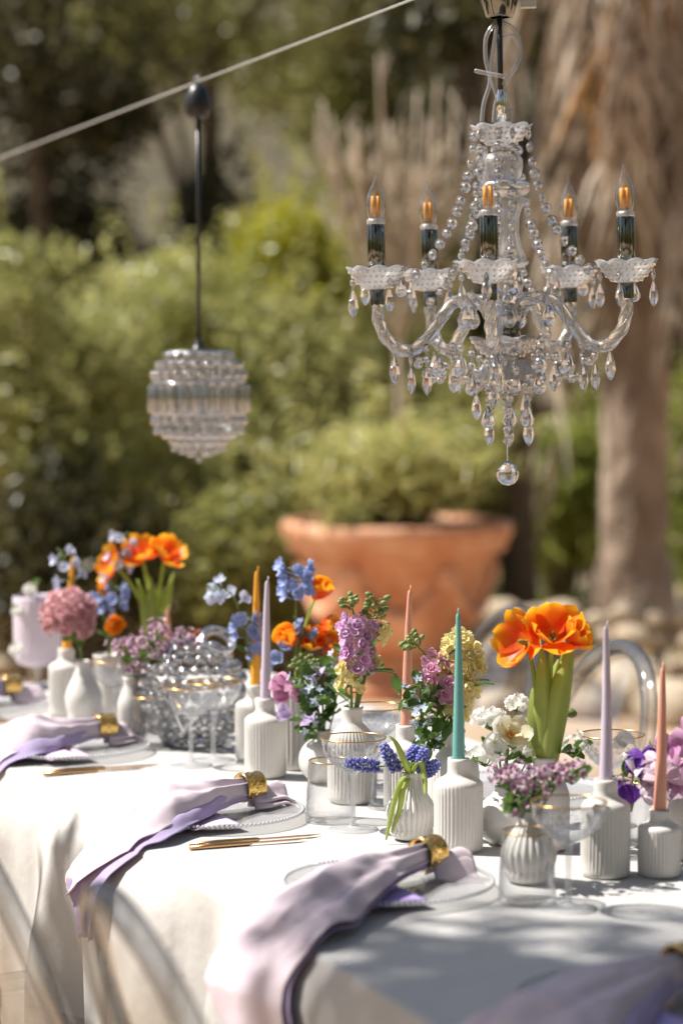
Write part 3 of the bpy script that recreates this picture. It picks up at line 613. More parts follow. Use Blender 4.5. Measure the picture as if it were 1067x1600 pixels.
def setting(idx, c, which, seed, hangs=(.12, .20), card=True, knife=True, cardm='cardp', lean=0.0, wide=(.09, .10), taperk=.8, shift=0.05, ringd=(.075, .035)):
    """c: plate centre on the table; local axes: o = outward to the table edge, s = along the edge towards us"""
    O = -BX; S = -AX
    edge = (c - TT(0, 0)).dot(BX)      # distance plate centre -> edge
    pl = thing('charger_plate', c + Vector((0, 0, .0015)), which[0], 'plate', 'glass charger plates'); link('beaded_rim', PL[1], link('dish', PL[0], pl))
    if card:
        cb = MB(); g = grid(lambda i, j: Vector(((i - .5) * .085, (j - .5) * .19, .0035 * math.sin(i * PI) + .002 * math.sin(j * 5))), 8, 12, cb)
        cm = thing('menu_card', c + O * .045 + S * .028 + Vector((0, 0, .013)), which[3], 'card', 'lilac menu cards', math.atan2(S.y, S.x) - PI / 2 + .12)
        q = cb.build('sheet', MT[cardm], cm); md = q.modifiers.new('t', 'SOLIDIFY'); md.thickness = .0008
        gb = grid(lambda i, j: Vector((-.02 + .016 * (i - .5) * math.sin(PI * min(1, max(0.02, j))) + .004 * math.sin(j * 9), -.05 + .10 * j, .0062)), 3, 14); gb.build('gold_brush_mark', MT['gold'], cm)
    if knife:
        kp = c + S * .19 + O * .0
        for k, (dx, ln) in enumerate(((0, .21), (.022, .185))):
            kn = thing('table_knife', kp + S * dx + BX * (.0 - .02 * k) + Vector((0, 0, .0035)), which[4][k], 'knife', 'gold cutlery', math.atan2(BX.y, BX.x))
            tube([(-ln / 2, 0, 0), (-ln * .3, 0, .0005), (0, 0, 0), (ln * .02, 0, 0)], [.0034, .0042, .0034, .0024], 8).build('handle', MT['rose'], kn)
            bl = MB(); bl.add([(ln * .02, -.0022, -.0006), (ln * .4, -.006, -.0006), (ln / 2, .002, -.0006), (ln * .02, .003, -.0006), (ln * .02, -.0022, .0008), (ln * .4, -.006, .0004), (ln / 2, .002, .0004), (ln * .02, .003, .0012)], [(0, 3, 2, 1), (4, 5, 6, 7), (0, 1, 5, 4), (1, 2, 6, 5), (2, 3, 7, 6), (3, 0, 4, 7)]); bl.build('blade', MT['rose'], kn, False)
    # napkin: gathered through a ring, fanning out over the plate rim and the table edge
    rc = c - O * ringd[0] - S * ringd[1]          # where the ring lies (beyond the plate centre)
    nk = thing('napkin', rc, which[1], 'napkin', 'lilac napkins')
    qr = (rc - TT(0, 0)).dot(BX)      # ring distance from the edge
    def sheet(w0, w1, hang, sh, z0, ph, nf, taper=0.0):
        Ltot = qr + hang + .0
        def f(i, j):
            q = i * Ltot; x = (j - .5) * 2
            k = min(1, q / (qr * .85)); kk = k * k * (3 - 2 * k)
            wd = .017 + (w0 - .017) * kk + (w1 - w0) * max(0, q - qr) / max(.01, hang)
            hh = max(0, q - qr) / max(.01, hang); wd *= (1 - taperk * hh ** 1.3)
            lat = x * wd + sh * kk - .55 * w0 * hh * taperk / .8 + .012 * noise.noise(Vector((q * 16 + seed, x * 2, 8))) * kk + lean * q + .006 * noise.noise(Vector((q * 9 + seed, x, 3)))
            out, dz = edge_path(q - qr)
            plates = .0185 * math.exp(-((q - qr + edge) / .13) ** 4)
            bunch = (1 - kk)
            h = z0 + plates * 1.0 + .020 * bunch * (1 - x * x) + .008 * (1 - .6 * bunch) * (math.cos(x * nf * PI + ph + q * 4) * .5 + .5) * (1 - .4 * kk) + .012 * noise.noise(Vector((q * 9 + seed * 3, x * 1.7, 1))) * kk + .006 * noise.noise(Vector((q * 26 + seed * 3, x * 4.5 + q * 20, 4))) * (.35 + .65 * kk) + .004 * math.cos(x * 11 + 3 * noise.noise(Vector((q * 5, x, seed)))) * (1 - .5 * kk)
            h = max(.002, h) + .038 * max(0, 1 - x * x) * kk * max(0, min(1, (qr + .02 - q) / .10)) * (1 if z0 > .01 else .3)
            hp = max(0, min(1, (q - qr + .02) / .05))
            ripple = .007 * math.sin(x * 3.1 + seed + q * 10) * max(0, q - qr) / max(.01, hang) + .004
            w_ = O * (out + qr) + S * lat + Vector((0, 0, 1)) * (dz + h * (1 - hp)) + O * (hp * (ripple + z0 * .9 + .010) + (cpush(((rc + S * lat) - TT(0, 0)).dot(AX) - A0, -dz - .011) if dz < -.011 else 0))
            return w_
        return f
    top = fabric(sheet(wide[0], wide[1], hangs[0], 0, .012, seed, 2.2), 80, 44, MT['nap'], nk, 'upper_fold')
    lo = fabric(sheet(wide[0] * .92, wide[1] * .8, hangs[1], shift, .004, seed, 2.2, .25), 80, 36, MT['napb'], nk, 'lower_fold')
    def tail(i, j):
        x = (j - .5) * 2; q = i * .062; wd = .018 + .022 * (q / .062); h = .012 + .020 * (1 - x * x) + .012 * math.cos(x * 5 + seed) * (q / .062)
        if i > .8: h -= (i - .8) * .05
        return -O * q + S * (x * wd + .004 * math.sin(q * 90)) + Vector((0, 0, max(.008, h + .004)))
    fabric(tail, 12, 14, MT['nap'], nk, 'tail_fold', .004)
    fabric(lambda i, j: tail(i, j) * 1.0 + S * .006 + Vector((0, 0, -.009 + .002 * i)), 12, 14, MT['nap'], nk, 'tail_under_fold', .003)
    rg = thing('napkin_ring', rc + Vector((0, 0, .040)), which[2], 'napkin ring', 'gold napkin rings')
    link('engraved_pattern', RG[1], link('band', RG[0], rg, rot=qz(O + S * lean * .6)))
def names(w): return ['clear glass charger plate with beaded rim ' + w, 'pale lilac linen napkin ' + w, 'engraved gold napkin ring ' + w, 'menu card with gold brush mark ' + w, ('long gold knife ' + w, 'short gold knife ' + w)]
setting(0, P(-30, 1108), names('at the far left corner of the table'), 3, (.03, .06))
setting(1, P(112, 1177), names('at the far left place before the crystal globe'), 7, (.03, .05), lean=.12, shift=.03)
setting(2, P(333, 1280), names('at the middle place, before the gold-rimmed tumbler'), 1, (.08, .14), wide=(.10, .08), lean=.40, shift=.028)
setting(3, P(607, 1393), names('below the ribbed vase of grape hyacinths'), 5, (.18, .27), cardm='cardv', knife=False, wide=(.10, .08), shift=.008, lean=.70, taperk=.35)
setting(4, P(1003, 1582), names('in shade at the bottom right'), 9, (.20, .25), cardm='cardv', knife=False, wide=(.11, .11), lean=.5)
# one setting across the table: stacked plate edge and napkin ring
def far_plate(c, la):
    pl = thing('charger_plate', c + Vector((0, 0, .0015)), la, 'plate', 'glass charger plates'); link('beaded_rim', PL[1], link('dish', PL[0], pl))
far_plate(TT(-.62, .71), 'charger plate on the far side behind the lilac candle bottle')
far_plate(TT(.02, .71), 'charger plate on the far side behind the lilac stock flowers')

# ================================================================== VASES, CANDLES, GLASSES
NECK = {}
def ribs(n, amp, z0, z1, fade=.012):
    def m(t, z, r):
        if r < .004: return r
        k = max(0, min(1, (z - z0) / fade, (z1 - z) / fade)); return r - amp * k * (abs(math.cos(t * n / 2)) ** .7 * -1 + 1)
    return m
def bottle_prof(r=.036, h=.135, nr=.0165):
    s = h / .135
    return [(.0, .002), (r * .9, 0), (r * .985, .003), (r, .008)] + [(r, .008 + (.094 * s - .008) * i / 8) for i in range(1, 9)] + [(r * .975, .099 * s), (r * .86, .1035 * s), (r * .66, .107 * s), (nr * 1.12, .1105 * s), (nr, .114 * s), (nr, .122 * s), (nr, .131 * s), (nr * .97, h), (nr * .72, h), (nr * .68, .11 * s)]
def round_bottle_prof(r=.039, h=.155, nr=.0165):
    s = h / .155
    return [(.0, .002), (r * .88, 0), (r * .97, .004), (r, .012)] + [(r, .012 + (.085 * s - .012) * i / 8) for i in range(1, 9)] + [(r * .97, .096 * s), (r * .87, .108 * s), (r * .68, .119 * s), (nr * 1.15, .127 * s), (nr, .132 * s), (nr, .142 * s), (nr * 1.05, .150 * s), (nr * 1.12, h), (nr * .85, h), (nr * .7, .13 * s)]
def tear_prof(r=.0365, h=.098, nr=.0125):
    pts = [(.0, .002), (r * .55, 0), (r * .74, .003)]
    for i in range(1, 15):
        t = i / 14; a = t * PI; rr = nr + (r - nr) * (math.sin(min(1, (t * .86 + .14)) * PI) ** .85 if t < .45 else (math.cos((t - .385) / .615 * PI) * .5 + .5)) ; pts.append((max(rr, nr), .003 + (h - .006) * t))
    pts[3] = (r * .88, pts[3][1])
    return pts + [(nr * 1.1, h), (nr * .8, h), (nr * .7, h * .8)]
def sphere_prof(r=.04, h=.088, nr=.012):
    pts = [(.0, .002), (r * .5, 0)]
    for i in range(1, 14): a = -PI / 2 + .45 + (PI - .95) * i / 13; pts.append((r * math.cos(a) * 1.02, r * .9 + r * .98 * math.sin(a)))
    return pts + [(nr, h * .95), (nr * 1.15, h), (nr * .85, h), (nr * .75, h * .8)]
def cyl_prof(r=.031, h=.15, flare=1.12):
    return [(.0, .002), (r * .9, 0), (r, .006)] + [(r * (1 + (flare - 1) * (i / 8) ** 2), .006 + (h - .01) * i / 8) for i in range(1, 9)] + [(r * flare * .98, h), (r * flare * .9, h), (r * .8, h * .3)]
def vase(key, u, v, prof, label, nr=38, amp=.0026, rz0=.01, rz1=None, mat='cer', seg=None, name='bud_vase', cat='vase', group='white vases'):
    base = P(u, v); o = thing(name, base + Vector((0, 0, .001)), label, cat, group, rnd(0, 1)); h = max(z for r, z in prof)
    md = ribs(nr, amp, rz0, rz1 or h * .7) if nr else None
    lathe(prof, seg or (nr * 4 if nr else 56), md).build('body', MT[mat], o)
    NECK[key] = base + Vector((0, 0, h)); return o
B = bottle_prof
vase('A', 716, 1328, B(), 'ribbed white bottle holding the teal candle', rz1=.098)
vase('B', 415, 1213, B(), 'ribbed white bottle holding the lavender candle', rz1=.098)
vase('C', 463, 1201, cyl_prof(.032, .152), 'tall fluted white vase right of the lavender candle', 24, .004, .008, .16)
vase('Dv', 399, 1187, B(), 'ribbed white bottle holding the amber candle', rz1=.098)
vase('E', 505, 1222, sphere_prof(.041, .088), 'smooth round white vase behind the gold-rimmed coupe', 0, mat='cers')
vase('F', 550, 1253, round_bottle_prof(.040, .155), 'ribbed round-shouldered white bottle holding the lilac stock', 36, .0026, .012, .125)
vase('G', 642, 1311, tear_prof(.0375, .100), 'fluted teardrop vase of grape hyacinths', 26, .0040, .008, .104)
vase('H', 708, 1287, round_bottle_prof(.040, .145), 'round-shouldered white bottle behind the teal candle', 40, .0012, .012, .115)
vase('Np', 634, 1264, B(), 'white bottle holding the middle peach candle', rz1=.098)
vase('I', 945, 1368, B(.0345), 'shaded ribbed white bottle holding the lilac candle', rz1=.098)
vase('J', 1029, 1368, B(.030, .092, .0145), 'short ribbed white bottle holding the right peach candle', 36, .0014, .01, .066)
vase('K', 826, 1379, tear_prof(.0385, .100), 'low fluted teardrop vase of wax flowers in the foreground', 22, .0045, .008, .09)
vase('L', 786, 1318, sphere_prof(.040, .085), 'round white vase of white blossoms behind the wax flowers', 0, mat='cers')
vase('M', 850, 1326, round_bottle_prof(.037, .135, .015), 'white bottle holding the large orange tulips', 40, .0014, .01, .105)
vase('O', 1082, 1340, round_bottle_prof(.038, .12), 'white vase of sweet peas cut off by the right edge', 40, .0014, .01, .1)
vase('Q', 105, 1118, B(), 'white bottle holding the amber candle on the far left', rz1=.098)
vase('Rr', 132, 1132, tear_prof(.037, .125, .014), 'white teardrop vase below the dusty pink bloom', 0, mat='cers')
vase('S', 172, 1120, cyl_prof(.021, .125, 1.55), 'flared white vase right of the dusty pink bloom', 0, mat='cers')
vase('U', 206, 1163, round_bottle_prof(.026, .125, .014), 'slim white bottle left of the crystal globe', 30, .001, .01, .1)
vase('V', 243, 1112, round_bottle_prof(.034, .125), 'white bottle of orange tulips behind the crystal globe', 36, .001, .01, .1)
vase('Pc', 264, 1132, B(.032, .12), 'white bottle holding the far peach candle behind the globe', rz1=.086)
vase('O2', 985, 1338, [(.0, .002), (.03, 0), (.032, .004), (.031, .05), (.028, .09), (.030, .10), (.029, .1)], 'clear glass tumbler vase of purple sweet peas', 0, mat='glass', group='clear bud vases')

def candle(key, mat, tip, label, ln=.225, r=.0094, lean=(0, 0)):
    n = NECK[key]; o = thing('taper_candle', n - Vector((0, 0, .012)), label, 'candle', 'taper candles')
    L_ = (D(tip[0], tip[1], n.y).z - n.z) + .012 - .008 if tip else ln
    prof = [(r * .93, 0), (r, .004)] + [(r * (1 - .62 * (i / 16) ** 1.25), .004 + (L_ - .006) * i / 16) for i in range(1, 17)]
    prof += [(r * .30, L_ + .001), (r * .16, L_ + .003)]
    b = lathe(prof, 24); b.f.append(tuple(range(24))[::-1]); lx = ((tip[0] - 533.5) / FPX * n.y - n.x) if tip else 0
    sd_ = rnd(0, 9); b.v = [(x * (1 + .03 * noise.noise(Vector((x * 90, z * 25, sd_)))) + .0016 * math.sin(z * 14 + sd_) * z / L_, y * (1 + .03 * noise.noise(Vector((y * 90, z * 25, sd_ + 3)))), z) for x, y, z in b.v]
    k = b.build('shaft', MT[mat], o); tube([(0, 0, L_), (.0005, 0, L_ + .005), (.001, .0004, L_ + .011)], [.0015, .0012, .0008], 6).build('wick', MT[mat], k)
    o.rotation_euler = (rnd(-.01, .01), math.atan2(lx, L_), rnd(0, 6) * 0); return o
candle('A', 'wteal', (716, 953), 'teal taper candle in the ribbed bottle')
candle('B', 'wlav', (418, 903), 'lavender taper candle, left of centre')
candle('Dv', 'wyel', (402, 888), 'amber taper candle behind the lavender candle')
candle('Np', 'wpea', (641, 917), 'peach taper candle in front of the urn')
candle('I', 'wlav', (950, 973), 'pale lilac taper candle right of the tulips')
candle('J', 'wpea', (1038, 1038), 'peach taper candle at the right edge')
candle('Q', 'wyel', (111, 868), 'amber taper candle behind the dusty pink bloom')
candle('Pc', 'wpea', (262, 948), 'short peach taper candle by the far tulips')

# ---- glasses
def coupe_meshes():
    b = lathe([(.0375, .0006), (.0378, .0020), (.024, .0032), (.010, .0050), (.0048, .010), (.0040, .022), (.0040, .05), (.0042, .075), (.0060, .086), (.0115, .0895)], 40)
    bo = lathe([(.0015, .0885), (.0115, .0895), (.024, .0955), (.036, .106), (.0445, .120), (.0490, .1335), (.0500, .1415)], 56)
    inn = lathe([(.0002, .0905), (.0115, .0915), (.0235, .0975), (.0352, .1078), (.0436, .1212), (.0480, .1343), (.0489, .1414)], 56)
    for v_, f_ in ((inn.v, inn.f),): bo.add(v_, f_)
    rm = lathe([(.0488, .1408), (.0503, .1406), (.0506, .1418), (.0502, .1428), (.0490, .1428), (.0486, .1418), (.0488, .1408)], 56)
    fac = MB(); g = lathe([(.0003, .0012), (.0028, .0006), (.004, 0)], 4)
    for row in range(4):
        z = .097 + row * .0075; r = [.0262, .0345, .0405, .0447][row]; n = 22
        for k in range(n): a = 2 * PI * (k + .5 * (row % 2)) / n; d = Vector((math.cos(a), math.sin(a), -.9 + row * .15)); fac.merge(g, TM(Vector((math.cos(a) * r, math.sin(a) * r, z + .0008)), qz(d), 1.0 + .12 * row))
    return [('stem_and_foot', b.mesh('stem_and_foot', MT['glassf'])), ('bowl', bo.mesh('bowl', MT['glass'])), ('gold_rim', rm.mesh('gold_rim', MT['rim'])), ('cut_pattern', fac.mesh('cut_pattern', MT['glassf'], False))]
CP = coupe_meshes()
def coupe(u, v, label):
    o = thing('coupe_glass', P(u, v), label, 'glass', 'gold-rimmed coupe glasses', rnd(0, 3))
    link(CP[0][0], CP[0][1], o); bw = link(CP[1][0], CP[1][1], o)
    for n, me in CP[2:]: link(n, me, bw)
coupe(552, 1296, 'gold-rimmed coupe glass left of the grape hyacinths, in focus')
coupe(299, 1197, 'gold-rimmed coupe glass in front of the crystal globe')
coupe(334, 1188, 'coupe glass standing close behind the one before the globe')
coupe(586, 1236, 'gold-rimmed coupe glass behind the lilac stock bottle')
coupe(887, 1420, 'large blurred coupe glass in the shaded foreground')
coupe(955, 1290, 'coupe glass behind the pale lilac candle')
coupe(182, 1146, 'coupe glass among the white vases on the left')
def tumb_meshes():
    b = lathe([(.0, .001), (.037, 0), (.0392, .002), (.0388, .012), (.0368, .05), (.0335, .094), (.0325, .0955), (.0318, .094), (.035, .05), (.0368, .012), (.034, .008), (0, .007)], 48)
    rm = lathe([(.0322, .0940), (.0336, .0938), (.0339, .0950), (.0334, .0962), (.0324, .0962), (.0320, .0950), (.0322, .0940)], 48)
    return [('body', b.mesh('body', MT['glass'])), ('gold_rim', rm.mesh('gold_rim', MT['rim']))]
TBM = tumb_meshes()
def tumbler(u, v, label):
    o = thing('tumbler', P(u, v), label, 'glass', 'gold-rimmed tumblers')
    link(TBM[1][0], TBM[1][1], link(TBM[0][0], TBM[0][1], o))
tumbler(516, 1283, 'gold-rimmed tumbler beside the in-focus coupe')
tumbler(823, 1409, 'blurred tumbler before the low fluted vase')
tumbler(238, 1168, 'tumbler to the left of the crystal globe')
tumbler(612, 1262, 'tumbler between the coupe glasses behind the grape hyacinths')
tumbler(1010, 1318, 'tumbler behind the short ribbed bottle')
# lilac goblet
o = thing('lilac_goblet', P(60, 1072), 'tall lilac cylinder goblet on a clear stem at the far left', 'goblet')
lathe([(.035, .0005), (.035, .002), (.012, .004), (.006, .01), (.005, .03), (.008, .042), (.012, .046)], 36).build('stem', MT['glassf'], o)
lathe([(.004, .044), (.03, .046), (.045, .052), (.050, .064), (.0515, .10), (.052, .15), (.0525, .195), (.051, .198), (.050, .19), (.049, .07), (.01, .056)], 120, lambda t, z, r: r * (1 + .018 * math.cos(t * 24)) if r > .02 else r).build('cup', MT['lilacg'], o)
NECK['T'] = P(60, 1072) + Vector((0, 0, .195))

# ---- crystal bead globe standing on the table
gem = lathe([(.0004, -.5), (.30, -.36), (.5, 0), (.30, .36), (.0004, .5)], 7)
gemm = gem.mesh('crystal_bead', MT['crysp'], False)
gc = P(302, 1162); o = thing('crystal_globe_lamp', gc, 'crystal bead globe lamp with chrome hoops standing on the table', 'lamp'); GR = .098; gcz = GR * .96
lathe([(.03, 0), (.055, 0), (.058, .004), (.05, .012), (.03, .014)], 40).build('base', MT['chrome'], o)
nb = 0
for row in range(11):
    th = PI * (row + .9) / 12.2; r = GR * math.sin(th); z = gcz + GR * math.cos(th)
    if z < .01: continue
    k_n = max(5, int(2 * PI * r / .0215))
    for k in range(k_n):
        a = 2 * PI * (k + .5 * (row % 2)) / k_n; link('crystal_bead', gemm, o, (r * math.cos(a), r * math.sin(a), z), qz((math.cos(a) * math.sin(th), math.sin(a) * math.sin(th), math.cos(th)), rnd(0, 1)), .0195)
def hoop(R_, q, loc, rad, name='hoop', mat='chrome'):
    b = tube([(R_ * math.cos(2 * PI * i / 48), R_ * math.sin(2 * PI * i / 48), 0) for i in range(49)], rad, 8, cap=False); b.build(name, MT[mat], o, loc=loc, rot=q)
tilt = qz((-.35, -.35, 1)); ax_ = tilt @ Vector((0, 0, 1))
hoop(GR * 1.05, qz((-.75, -.25, .55)), (0, 0, gcz), .003); hoop(GR * 1.05, qz((.9, -.3, .25)), (0, 0, gcz), .0025)
topc = Vector((.045, -.02, gcz + GR * .98)); q = qz((.35, -.55, .75)); hoop(.028, q, topc, .0045, 'top_ring'); hoop(.031, q, topc + q @ Vector((0, 0, .012)), .0035, 'top_ring')
for k in range(7):
    a = 2 * PI * k / 7; link('crystal_bead', gemm, o, topc + q @ Vector((.0275 * math.cos(a), .0275 * math.sin(a), .008)), None, .012)
NECK['X'] = gc + Vector((0, 0, .12))

# ================================================================== FLOWERS
def petal(b, M, L, W, cup=.2, curl=.3, ruf=0., nu=5, nv=4, base=.25, tipr=.55, fr=5.0, ph=0.):
    def f(i, j):
        y = (j - .5) * 2; w = W * .5 * (base + (1 - base) * math.sin(min(1, i / .68) * PI / 2)) * (1 if i < .6 else math.sqrt(max(0.02, 1 - ((i - .6) / .4) ** 2 * (1 - .12 * tipr))))
        a = curl * i; x = L * (math.sin(a) / curl if abs(curl) > 1e-3 else i); z = L * ((1 - math.cos(a)) / curl if abs(curl) > 1e-3 else 0)
        z += cup * W * y * y * .5 * math.sin(min(1, i * 1.3) * PI / 2) + ruf * W * math.sin(y * fr + ph + i * 4) * i * (.3 + .7 * abs(y))
        return M @ Vector((x, y * w, z))
    grid(f, nu, nv, b, lambda i, j: min(1, i * .85 + .2 * abs(j - .5) * 2 * i))
def whorl(b, n, L, W, el, r0=0., z0=0., spin=0., jit=.15, **k):
    for q in range(n):
        a = 2 * PI * q / n + spin + rnd(-jit, jit); M = Matrix.Rotation(a, 4, 'Z') @ Matrix.Translation((r0, 0, z0)) @ Matrix.Rotation(-(el + rnd(-jit, jit)), 4, 'Y')
        petal(b, M, L * rnd(.9, 1.1), W * rnd(.92, 1.08), ph=rnd(0, 6), **k)
def ball(b, c, r, seg=8, n=5, pt=.5, sz=1.0):
    q = lathe([(max(.0002, r * math.sin(PI * i / n)), -r * math.cos(PI * i / n) * sz) for i in range(n + 1)], seg); b.add([Vector(v) + Vector(c) for v in q.v], q.f, [pt] * len(q.v))
FM = {}
def fm(kind, mat, k=3):
    key = (kind, mat)
    if key in FM: return FM[key]
    ms = []
    for i in range(k):
        b = MB()
        if kind == 'delph':
            whorl(b, 5, .0135, .0125, .35, .0012, cup=.25, curl=.25, ruf=.10); whorl(b, 4, .006, .005, .9, .0005, .001); ball(b, (0, 0, .003), .0018, pt=.05)
            tube([(0, 0, 0), (.001, .0, -.007), (.003, 0, -.016)], [.0022, .0016, .0006], 6, b, pt=.7)
        elif kind == 'stock':
            whorl(b, 5, .0165, .0150, .05, .001, cup=.10, curl=.1, ruf=.24); whorl(b, 5, .0125, .0125, .55, .001, .002, .5, cup=.3, curl=.4, ruf=.2); whorl(b, 3, .008, .009, 1.0, .0005, .003, .2, cup=.4, curl=.5, ruf=.3)
        elif kind == 'tweed':
            whorl(b, 5, .0085, .0048, .1, .0008, nu=3, nv=2); ball(b, (0, 0, .001), .0014, 6, 4, .0)
        elif kind == 'waxf':
            whorl(b, 5, .0062, .006, .25, .0018, cup=.3, nu=3, nv=2); ball(b, (0, 0, .0008), .0022, 6, 4, .0)
        elif kind == 'phlox':
            whorl(b, 5, .0085, .0078, .15, .0008, cup=.1, nu=3, nv=3); ball(b, (0, 0, .001), .001, 6, 4, .0)
        elif kind == 'bell':
            lathe([(.0003, -.004), (.0016, -.0032), (.0022, -.001), (.0019, .0015), (.0013, .0022)], 6, b=b); b.p = [rnd(.2, 1)] * len(b.v)
        elif kind == 'pea':
            petal(b, Matrix.Rotation(-1.15, 4, 'Y'), .026, .042, cup=-.35, curl=-.5, ruf=.13, nu=6, nv=8, fr=6); M = Matrix.Rotation(-.5, 4, 'Y')
            for sg in (-1, 1): petal(b, Matrix.Translation((.001, sg * .001, 0)) @ Matrix.Rotation(sg * .5, 4, 'Z') @ Matrix.Rotation(-.55, 4, 'Y') @ Matrix.Rotation(sg * .7, 4, 'X'), .021, .019, cup=.3, curl=.5, ruf=.1)
            petal(b, Matrix.Rotation(-.3, 4, 'Y'), .013, .009, cup=.9, curl=.8)
        elif kind == 'cream':
            whorl(b, 6, .027, .025, .30, .002, cup=.15, curl=.35, ruf=.08); whorl(b, 3, .018, .016, .8, .001, .002, cup=.3, curl=.4, ruf=.1); ball(b, (0, 0, .004), .004, 8, 5, 0)
        elif kind == 'ranun':
            for r_, (el, L_, n) in enumerate(((.15, .022, 7), (.5, .021, 7), (.85, .019, 6), (1.15, .017, 5), (1.4, .014, 4))): whorl(b, n, L_, .019, el, .002, .001 * r_, r_ * .4, cup=.45, curl=.75, ruf=.06)
        elif kind == 'bud':
            ball(b, (0, 0, .005), .0042, 7, 6, rnd(.2, .9), 1.35); tube([(0, 0, -.006), (0, 0, .001)], .0008, 5, b, pt=.2)
        elif kind == 'leaf':
            petal(b, Matrix.Identity(4), .045, .022, cup=.35, curl=rnd(-.7, .5), ruf=.06, nu=7, nv=4, base=.12, tipr=1.0)
        elif kind == 'long':
            petal(b, Matrix.Identity(4), .075, .016, cup=.5, curl=rnd(-.6, .3), ruf=.03, nu=8, nv=4, base=.2)
        ms.append(b.mesh('petals', MT[mat])); 
    FM[key] = ms; return ms
def bezp(a, c, e, t): return a * (1 - t) ** 2 + c * 2 * t * (1 - t) + e * t * t
CAMV = Vector((0, -1, .15))
def spray(name, label, cat, key, tip, parts, group=None, r=.0022, bow=(0, 0, .5), dy=0., side=(), n0=None):
    """parts: (child name, mesh list, count, t0, t1, radius, scale, facing bias to the open side)"""
    n0 = n0 or NECK[key]; o = thing(name, n0, label, cat, group); s = Vector((0, 0, -.035)); e = D(tip[0], tip[1], n0.y + dy) - n0
    c = Vector((e.x * .25 + bow[0], e.y * .25 + bow[1], e.z * bow[2] + .02)); st = MB(); n = 12
    tube([bezp(s, c, e, i / (n - 1)) for i in range(n)], [r * (1 - .045 * i) for i in range(n)], 7, st)
    for (cn, ms, cnt, t0, t1, rad, sc, fb) in parts:
        g0 = rnd(0, 6)
        for k in range(cnt):
            t = t0 + (t1 - t0) * (k + rnd(.1, .9)) / cnt; p = bezp(s, c, e, t); tg = (bezp(s, c, e, min(1, t + .02)) - bezp(s, c, e, t - .02)).normalized()
            a = g0 + k * 2.4 + rnd(-.4, .4); u_ = tg.orthogonal().normalized(); v_ = tg.cross(u_); rd = u_ * math.cos(a) + v_ * math.sin(a)
            if fb > 0 and rd.y > .2: rd = (rd + Vector((0, -fb, 0))).normalized()
            rr_ = rad * rnd(.75, 1.15); q = p + rd * rr_ + tg * rr_ * .35; S_ = sc * rnd(.85, 1.12)
            if cn in ('leaf', 'long_leaf'):
                dr = (rd + tg * .55 + Vector((0, 0, -.05))).normalized(); qq = dr.to_track_quat('X', 'Z') @ Quaternion((1, 0, 0), rnd(-1.3, 1.3)); link(cn, random.choice(ms), o, p, qq, S_)
            else:
                link(cn, random.choice(ms), o, q, qz((rd + tg * .35 + CAMV * fb * .5).normalized(), rnd(0, 6)), S_)
                if rr_ > .006: tube([p, p.lerp(q, .6) + tg * .003 * -1, q], [r * .45, r * .38, r * .34], 5, st)
    st.build('stem', MT['stem'], o); return o
def cluster(name, label, cat, key, tip, mat, kind, n, rad, sc, group=None, leafn=3, dy=0., flat=.6, bow=(0, 0, .5)):
    """domed head of many small blossoms"""
    n0 = NECK[key]; o = thing(name, n0, label, cat, group); s = Vector((0, 0, -.035)); e = D(tip[0], tip[1], n0.y + dy) - n0; c = Vector((e.x * .3 + bow[0], e.y * .3, e.z * bow[2] + .02)); st = MB()
    hub = e + Vector((0, 0, -rad * .7)); tube([bezp(s, c, hub, i / 9) for i in range(10)], [.0022 - .0001 * i for i in range(10)], 6, st); ms = fm(kind, mat)
    for k in range(n):
        z = 1 - (1.0 + flat * .6) * (k + .5) / n; rr_ = math.sqrt(max(0, 1 - z * z)); a = k * 2.399; d = Vector((rr_ * math.cos(a), rr_ * math.sin(a), z)); q = e + Vector((d.x * rad, d.y * rad, d.z * rad * flat)) * (rnd(.5, 1.3) if kind in ('waxf', 'phlox') else rnd(.85, 1.1))
        link('blossom', random.choice(ms), o, q, qz((d + CAMV * .25).normalized(), rnd(0, 6)), sc * rnd(.85, 1.15))
        if k % 2 == 0: tube([hub, hub.lerp(q, .6) + Vector((0, 0, -.004)), q], [.001, .0008, .0006], 4, st)
    lm = fm('leaf', 'leaf')
    for k in range(leafn):
        a = rnd(0, 6); p = bezp(s, c, hub, rnd(.45, .95)); link('leaf', random.choice(lm), o, p, Vector((math.cos(a), math.sin(a), rnd(-.1, .6))).to_track_quat('X', 'Z') @ Quaternion((1, 0, 0), rnd(-1.4, 1.4)), rnd(.6, 1))
    st.build('stem', MT['stem'], o); return o
